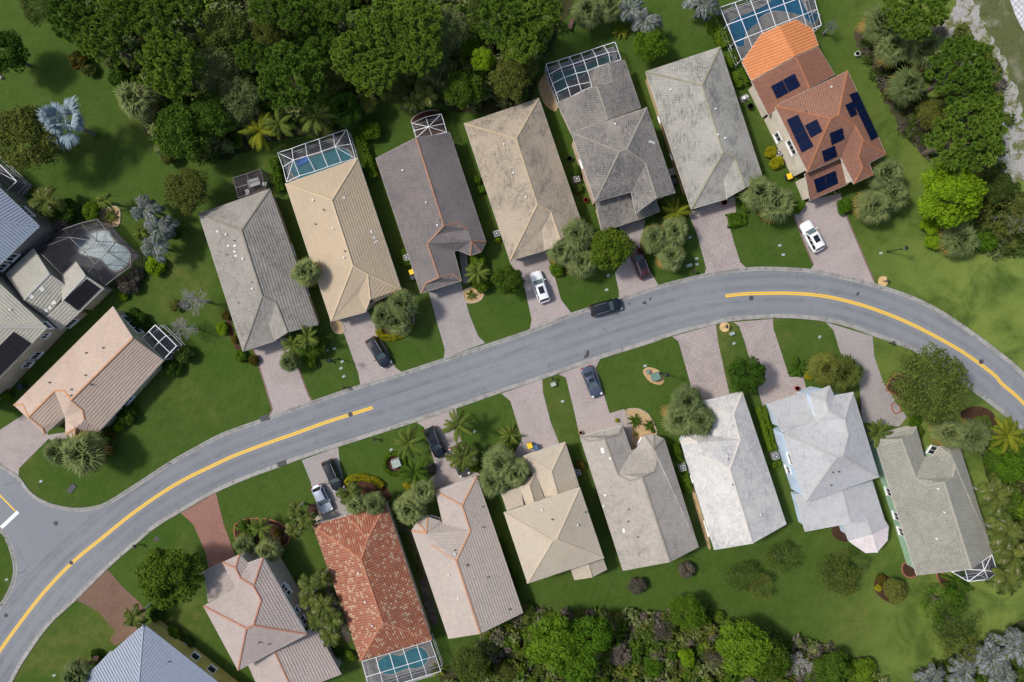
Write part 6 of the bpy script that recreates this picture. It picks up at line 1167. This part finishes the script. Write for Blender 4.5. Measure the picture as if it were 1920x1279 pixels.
bed('S640,520 S690,465 S760,490 S840,520 S880,590 S850,670 S780,690 S710,660 S650,600', mulch); bed('A520,1200 A600,1162 A650,1155 A670,1185 A655,1262 A560,1240', gravel, edgs); bed('F285,860 F325,950 F350,1050 F400,1140 F440,1200 F400,1190 F340,1090 F300,980', mulch)
bed('B870,690 B885,650 B950,620 B1020,620 B1050,660 B960,680', mulch, edgs); bed('P398,1035 P445,1020 P478,1090 P420,1080', mulch); bed('G620,1095 G700,1060 G750,1100 G720,1155 G640,1165', gravel, edgs); bed('P1010,480 P1080,455 P1150,480 P1180,540 P1100,560 P1020,520', mulch); bed('S1105,470 S1140,455 S1240,520 S1260,560 S1160,560', mulch, edg)
bed('M1290,290 M1340,280 M1440,560 M1510,800 M1530,900 M1470,880 M1400,600', soil); bed('M780,560 M830,640 M900,830 M960,990 M920,1010 M850,830', soil); bed('F968,950 F1030,935 F1058,1010 F1000,1015', gravel, edgs); bed('P560,390 P520,480 P552,540 P600,700 P575,700 P530,520', mulch)
bed('C145,480 C170,430 C190,420 C250,560 C245,620 C200,600 C165,550', gravel); bed('L680,870 L735,850 L785,960 L715,975', mulch); bed('O648,850 O665,845 O745,1120 O730,1135', gravel); bed('P1240,1050 P1304,1030 P1304,1110 P1250,1100', mulch, edg); bed('L1190,1270 L1240,1180 L1280,1279', mulch)
# ================================================================== street and garden fittings
blk = plain('black_metal', (0.015, 0.016, 0.018), .5); acm = plain('condenser_grey', (0.36, 0.37, 0.38), .6); acd = plain('condenser_grille', (0.04, 0.04, 0.045), .6); ylid = plain('yellow_lid', (0.80, 0.52, 0.02), .5); bind = plain('bin_body', (0.03, 0.035, 0.05), .6); gbox = plain('utility_green', (0.12, 0.22, 0.18), .6); iron = plain('cast_iron', (0.07, 0.07, 0.072), .7); cover = plain('meter_cover', (0.30, 0.37, 0.33), .7); lens = plain('lamp_glass', (0.5, 0.5, 0.45), .3); tanp = plain('tan_pad', (0.55, 0.38, 0.18), .9); mbx = plain('mailbox_black', (0.02, 0.022, 0.025), .4); tan2 = plain('blue_bin', (0.05, 0.11, 0.20), .5)
def ground_at(s, h=0.0): p = unp(*px(s), h); return Vector((p.x, p.y, 0))
for s, rz, l in [('G250,875', .3, 'in the round hedge right of the cream roof'), ('G835,720', .3, 'left of the streaked tan roof'), ('C360,1000', .3, 'at the pink wall of the mottled grey house'), ('C888,960', .3, 'in the gap between the mottled and algae-streaked roofs'), ('T420,738', .4, 'between the two clipped balls at the cream wall'), ('K1055,1065', .8, 'beside the yellow wall'), ('N1185,642', .3, 'right of the pyramid house garage'), ('O595,705', .3, 'beside the white roof left wall'), ('O1113,640', .3, 'beside the pale blue wall of the light grey house')]:
    E = empty('air_conditioner', ground_at(s, .5), 'grey air conditioner unit ' + l, 'air conditioner', 'air conditioner units', rz)
    MB().box((0, 0, .04), (1.1, 1.1, .08)).build('pad', deckm, E); MB().box((0, 0, .45), (.85, .85, .74)).build('casing', acm, E); f = MB().cyl((0, 0, .82), .34, .03, 18).build('fan_grille', acd, E)
    m = MB(); [m.box((math.cos(a) * .16, math.sin(a) * .16, .86), (.28, .08, .015), a) for a in (0, 1.57, 3.14, 4.71)]; m.build('fan_blades', acm, f); MB().cyl((0, 0, .85), .07, .04, 10).build('hub', ventw, f)
for s, c, l in [('G283,970', ylid, 'yellow lidded bin against the dark brown house left wall'), ('N876,470', ylid, 'yellow lidded bin before the pyramid house garage'), ('N915,482', tan2, 'blue bin beside the yellow lidded bin at the pyramid house'), ('T500,890', ylid, 'yellow lidded bin by the terracotta house garage wall'), ('G290,1000', bind, 'dark bin below the yellow lidded bin at the dark brown house'), ('C905,1010', bind, 'dark bin in the gap right of the mottled grey house'), ('J128,640', bind, 'dark bin at the corner of the grey tiled solar house')]:
    E = empty('wheelie_bin', ground_at(s, 1.0), l, 'bin', 'household bins', .35); MB().box((0, 0, .5), (.6, .7, .9), 0, 1.12).build('bin_body', bind if c is not tan2 else tan2, E); MB().box((0, 0, 1.0), (.74, .86, .1), 0, .9).build('lid', c, E)
    for k in (-1, 1): MB().tube([(k * .28 - .04, -.33, .1), (k * .28 + .04, -.33, .1)], .1, 10).build('wheel', tyre, E)
for s, l in [('1664,472', 'on the lawn right of the terracotta drive'), ('F1020,1186', 'on the lawn left of the cream house drive'), ('O468,176', 'beside the green box on the lawn right of the sedan')]:
    E = empty('street_lamp', ground_at(s), 'black post lamp ' + l, 'street lamp', 'black post lamps'); MB().tube([(0, 0, 0), (0, 0, .3), (0, 0, .35), (0, 0, 4.2)], [.16, .14, .075, .06], 10).build('post', blk, E)
    h = MB().tube([(0, 0, 4.2), (0, 0, 4.3), (0, 0, 4.75)], [.08, .16, .24], 8).build('lantern', lens, E); MB().tube([(0, 0, 4.75), (0, 0, 4.8), (0, 0, 5.05)], [.31, .31, .03], 8).build('cap', blk, h); MB().box((.0, .0, 3.6), (.7, .05, .05)).build('crossbar', blk, E)
for s, rz, pad, l in [('L925,90', .3, 0, 'at the kerb left of the cream house drive'), ('L1120,425', .3, 0, 'at the kerb near the green utility box'), ('K797,490', .6, 0, 'at the kerb left of the large round tree'), ('H1030,625', .3, 0, 'at the kerb left of the grid paved drive on the north side'), ('H1240,978', .1, 1, 'on a tan pad between the southern grid drives'), ('I815,682', -.3, 1, 'on a tan pad right of the terracotta drive'), ('I850,1082', -.4, 0, 'at the kerb above the oak'), ('N1022,35', .3, 0, 'at the kerb between two southern drives'), ('F955,1196', .3, 0, 'on the lawn strip beside the post lamp')]:
    g0 = ground_at(s); E = empty('mailbox', g0, 'black mailbox ' + l, 'mailbox', 'kerbside mailboxes', rz); MB().bar((0, 0, 0), (0, 0, 1.05), .1).build('post', mbx, E)
    m = MB().box((0, .05, 1.16), (.24, .55, .18)); m.tube([(0, -.225, 1.25), (0, .325, 1.25)], .12, 10); m.build('box', mbx, E); MB().box((.13, .1, 1.3), (.02, .12, .14)).build('flag', redp, E)
    if pad: MB().cyl((0, 0, 0), .75, .03, 20).build('pad', tanp, E)
for s, l, d in [('L1255,583', 'pale green utility box inside the ring hedge', (1.25, 1.1, .8)), ('O445,198', 'dark green utility box in the small bed beside the post lamp', (1.1, 1.0, .8)), ('N1030,72', 'pale green utility box on the lawn strip between two southern drives', (.7, .5, .5)), ('O405,170', 'small pale box beside the dark green utility box', (.45, .45, .4)), ('K888,540', 'pale green utility box left of the large round tree', (.8, .5, .5)), ('H1015,578', 'pale green utility box near the north grid drive', (.75, .4, .4)), ('H1293,1022', 'pale green utility box on the strip between the southern grid drives', (.6, .4, .4))]:
    E = empty('utility_box', ground_at(s, .6), l, 'utility box', 'utility boxes', .35); MB().box((0, 0, .05), (d[0] * 1.15, d[1] * 1.15, .1)).build('base', deckm, E); MB().box((0, 0, .1 + d[2] / 2), d, 0, .96).build('cabinet', gbox if 'dark' in l else cover, E); MB().box((0, -d[1] * .04, .1 + d[2] + .02), (d[0] * 1.02, d[1] * .95, .05)).build('lid', gbox if 'dark' in l else cover, E)
for s, r, l in [('L958,267', .36, 'on the yellow line where it ends in the west'), ('H1413,792', .36, 'below the start of the eastern yellow line'), ('P1103,246', .36, 'beside the yellow line at the right bend'), ('K320,370', .36, 'in the side road junction'), ('K408,596', .3, 'against the yellow line below the junction'), ('K897,460', .36, 'in the lawn above the large round tree'), ('K35,897', .3, 'in the left lane near the left edge')]:
    E = empty('manhole_cover', ground_at(s), 'round iron manhole cover ' + l, 'manhole', 'manhole covers'); E.location.z = .012; MB().cyl((0, 0, 0), r, .012, 24).build('rim', iron, E); m = MB(); [m.box((x * r * .22, 0, .018), (r * .1, r * 1.3, .012)) for x in (-2, -1, 0, 1, 2)]; m.build('tread', acd, E)
for s, rz, l in [('L403,290', .32, 'in the north kerb by the first drive'), ('L513,585', .32, 'in the south kerb left of the silver hatchback'), ('K412,170', .9, 'in the corner lot lawn')]:
    E = empty('storm_drain', ground_at(s), 'dark grated storm drain ' + l, 'drain', 'storm drains', rz); MB().box((0, 0, .06), (1.35, .75, .12)).build('frame', iron, E); m = MB(); [m.box((-.5 + .166 * k, 0, .125), (.06, .6, .02)) for k in range(7)]; m.build('grate', acd, E)
for s, l in [('F945,1130', 'upper left of the group beside the cream house drive'), ('F992,1118', 'upper right of the group beside the cream house drive'), ('F1043,1203', 'nearest the lamp beside the cream house drive'), ('F1035,1246', 'below the lamp beside the cream house drive'), ('L915,20', 'at the kerb lawn beside the cream house drive'), ('H485,645', 'under the dark round tree'), ('H475,738', 'near the kerb below the dark round tree'), ('H1015,398', 'right of the three palms at the maroon car'), ('H1060,572', 'beside the utility box near the north grid drive'), ('H1058,535', 'above the utility box near the north grid drive'), ('I145,450', 'on the lawn left of the terracotta drive, upper'), ('I168,510', 'on the lawn left of the terracotta drive, lower'), ('I800,500', 'left of the post lamp on the eastern lawn'), ('N1088,182', 'on the lawn strip below the southern mailbox'), ('P343,130', 'on the lawn between the southern grid drives and grey drive'), ('H1300,1085', 'below the tan mailbox pad'), ('K235,130', 'on the corner lot lawn'), ('K38,692', 'on the grass island at the left edge'), ('O385,137', 'above the small gravel bed with the green box'), ('N518,377', 'on the lawn right of the feathery palm'), ('L1222,495', 'left of the feathery palm by the ring hedge'), ('K310,1240', 'on the lawn left of the blue roofed porch')]:
    E = empty('meter_cover', ground_at(s), 'small pale meter cover ' + l, 'meter cover', 'meter covers in the lawns', pick.uniform(0, 1)); MB().box((0, 0, .02), (.46, .32, .05)).build('frame', acm, E); MB().box((0, 0, .05), (.36, .23, .02)).build('lid', cover, E)
# stepping stones, flag, chairs and other small things
st_m = plain('stepping_stone', (0.50, 0.42, 0.32), .9)
for i, (x, y) in enumerate([(722, 950), (738, 942), (752, 934), (766, 926)]):
    o = MB().box((0, 0, .03), (.32, .75, .05), 0, .95).build('stepping_stone', st_m, None, ground_at('L%d,%d' % (x, y))); o.location.z = .012; o.rotation_euler = (0, 0, .32); tag(o, 'pale stepping stone left of the red roof, %s from the lawn' % ('first', 'second', 'third', 'fourth')[i], 'stone', 'stepping stones by the red roof')
def flagmat():
    m, n, b = nt_new('striped_flag', .7, .2); tc = node(n, 'ShaderNodeTexCoord'); sp = node(n, 'ShaderNodeSeparateXYZ'); n.links.new(tc.outputs['Generated'], sp.inputs[0])
    k = mul(n, sp.outputs[2], 6.5); fr = node(n, 'ShaderNodeMath', operation='FRACT'); n.links.new(k, fr.inputs[0]); gt = node(n, 'ShaderNodeMath', operation='LESS_THAN'); n.links.new(fr.outputs[0], gt.inputs[0]); gt.inputs[1].default_value = .5
    a = node(n, 'ShaderNodeMath', operation='LESS_THAN'); n.links.new(sp.outputs[0], a.inputs[0]); a.inputs[1].default_value = .4; c = node(n, 'ShaderNodeMath', operation='GREATER_THAN'); n.links.new(sp.outputs[2], c.inputs[0]); c.inputs[1].default_value = .46
    col = mixc(n, gt.outputs[0], (.75, .75, .75), (.45, .02, .03)); n.links.new(mixc(n, mul(n, a.outputs[0], c.outputs[0]), col, (.02, .03, .15)), b.inputs['Base Color']); return m
fm_ = flagmat(); E = empty('flag', ground_at('K520,1165', 1.5), 'striped flag on a slanting pole beside the blue roofed porch', 'flag', rz=.9)
MB().tube([(0, 0, 0), (0, 0, 2.2)], .03, 6).build('pole', wpl, E); m = MB(); n = 8
m.add([(.05 + 1.4 * i / n, .12 * math.sin(i * 1.1) - .5 * (1 - z), 1.35 + .8 * z * .9) for z in (0, 1) for i in range(n + 1)], [(i, i + 1, n + 2 + i, n + 1 + i) for i in range(n)]); m.build('cloth', fm_, E)
chair(*cp('C', 330, 130), 'brown wooden lounge chair at the wood edge behind the grey house', 1.3, plain('brown_wood', (.10, .06, .04), .8), True, 0.0)
E = empty('plastic_tub', ground_at('D558,300', .4), 'white round tub at the lawn edge by the eastern palms', 'tub'); MB().tube([(0, 0, 0), (0, 0, .5), (0, 0, .5), (0, 0, .1)], [.28, .36, .31, .25], 18).build('shell', wpl, E); MB().tube([(0, 0, .5), (0, 0, .53)], .39, 18, False).build('rim', wpl, E)
for s, m_, l, r in [('C1330,592', blk, 'large black round pot between the algae-streaked roof and cream wall', .45), ('C1185,1130', redp, 'dark red pot at the algae-streaked house garage', .4), ('C412,1115', redp, 'red pot in the grass below the pink wall', .35), ('C322,885', blk, 'black pot in the grass above the pink wall air conditioner', .4), ('O25,510', tanp, 'tan pot at the left roof corner of the weathered gable house', .3), ('P238,372', redp, 'dark red pot at the light grey house entry', .35), ('T812,990', tanp, 'tan pot at the terracotta house garage', .3)]:
    E = empty('garden_pot', ground_at(s, .5), l, 'pot', 'garden pots'); MB().tube([(0, 0, 0), (0, 0, .45), (0, 0, .6), (0, 0, .6), (0, 0, .5)], [r * .6, r, r * .95, r * .82, r * .8], 16).build('pot', m_, E); MB().cyl((0, 0, .48), r * .8, .03, 14).build('soil', mulch, E)
for s, l in [('C1300,545', 'white water softener equipment by the terracotta house side wall')]:
    E = empty('pump_equipment', ground_at(s, .4), l, 'pump', rz=.4); MB().box((0, 0, .05), (1.3, .9, .1)).build('pad', deckm, E); MB().cyl((-.3, 0, .1), .25, .7, 14).build('filter_tank', wpl, E); MB().box((.3, 0, .25), (.5, .3, .3)).build('motor', acm, E); MB().tube([(-.3, .2, .3), (.3, .35, .3), (.5, .1, .3)], .05, 6).build('pipe', wpl, E)
# fallen log on the left lawn and pipes
E = empty('fallen_trunk', ground_at('A5,430'), 'pale leaning trunk at the left edge of the north-west lawn', 'trunk', rz=-.7); MB().tube([(-2.6, 0, .15), (-1, .1, .16), (.3, 0, .18)], [.16, .17, .2], 9).build('log', gbark, E); MB().tube([(.3, 0, .18), (.42, 0, .2)], [.26, .2], 9).build('stump_end', gbark, E)
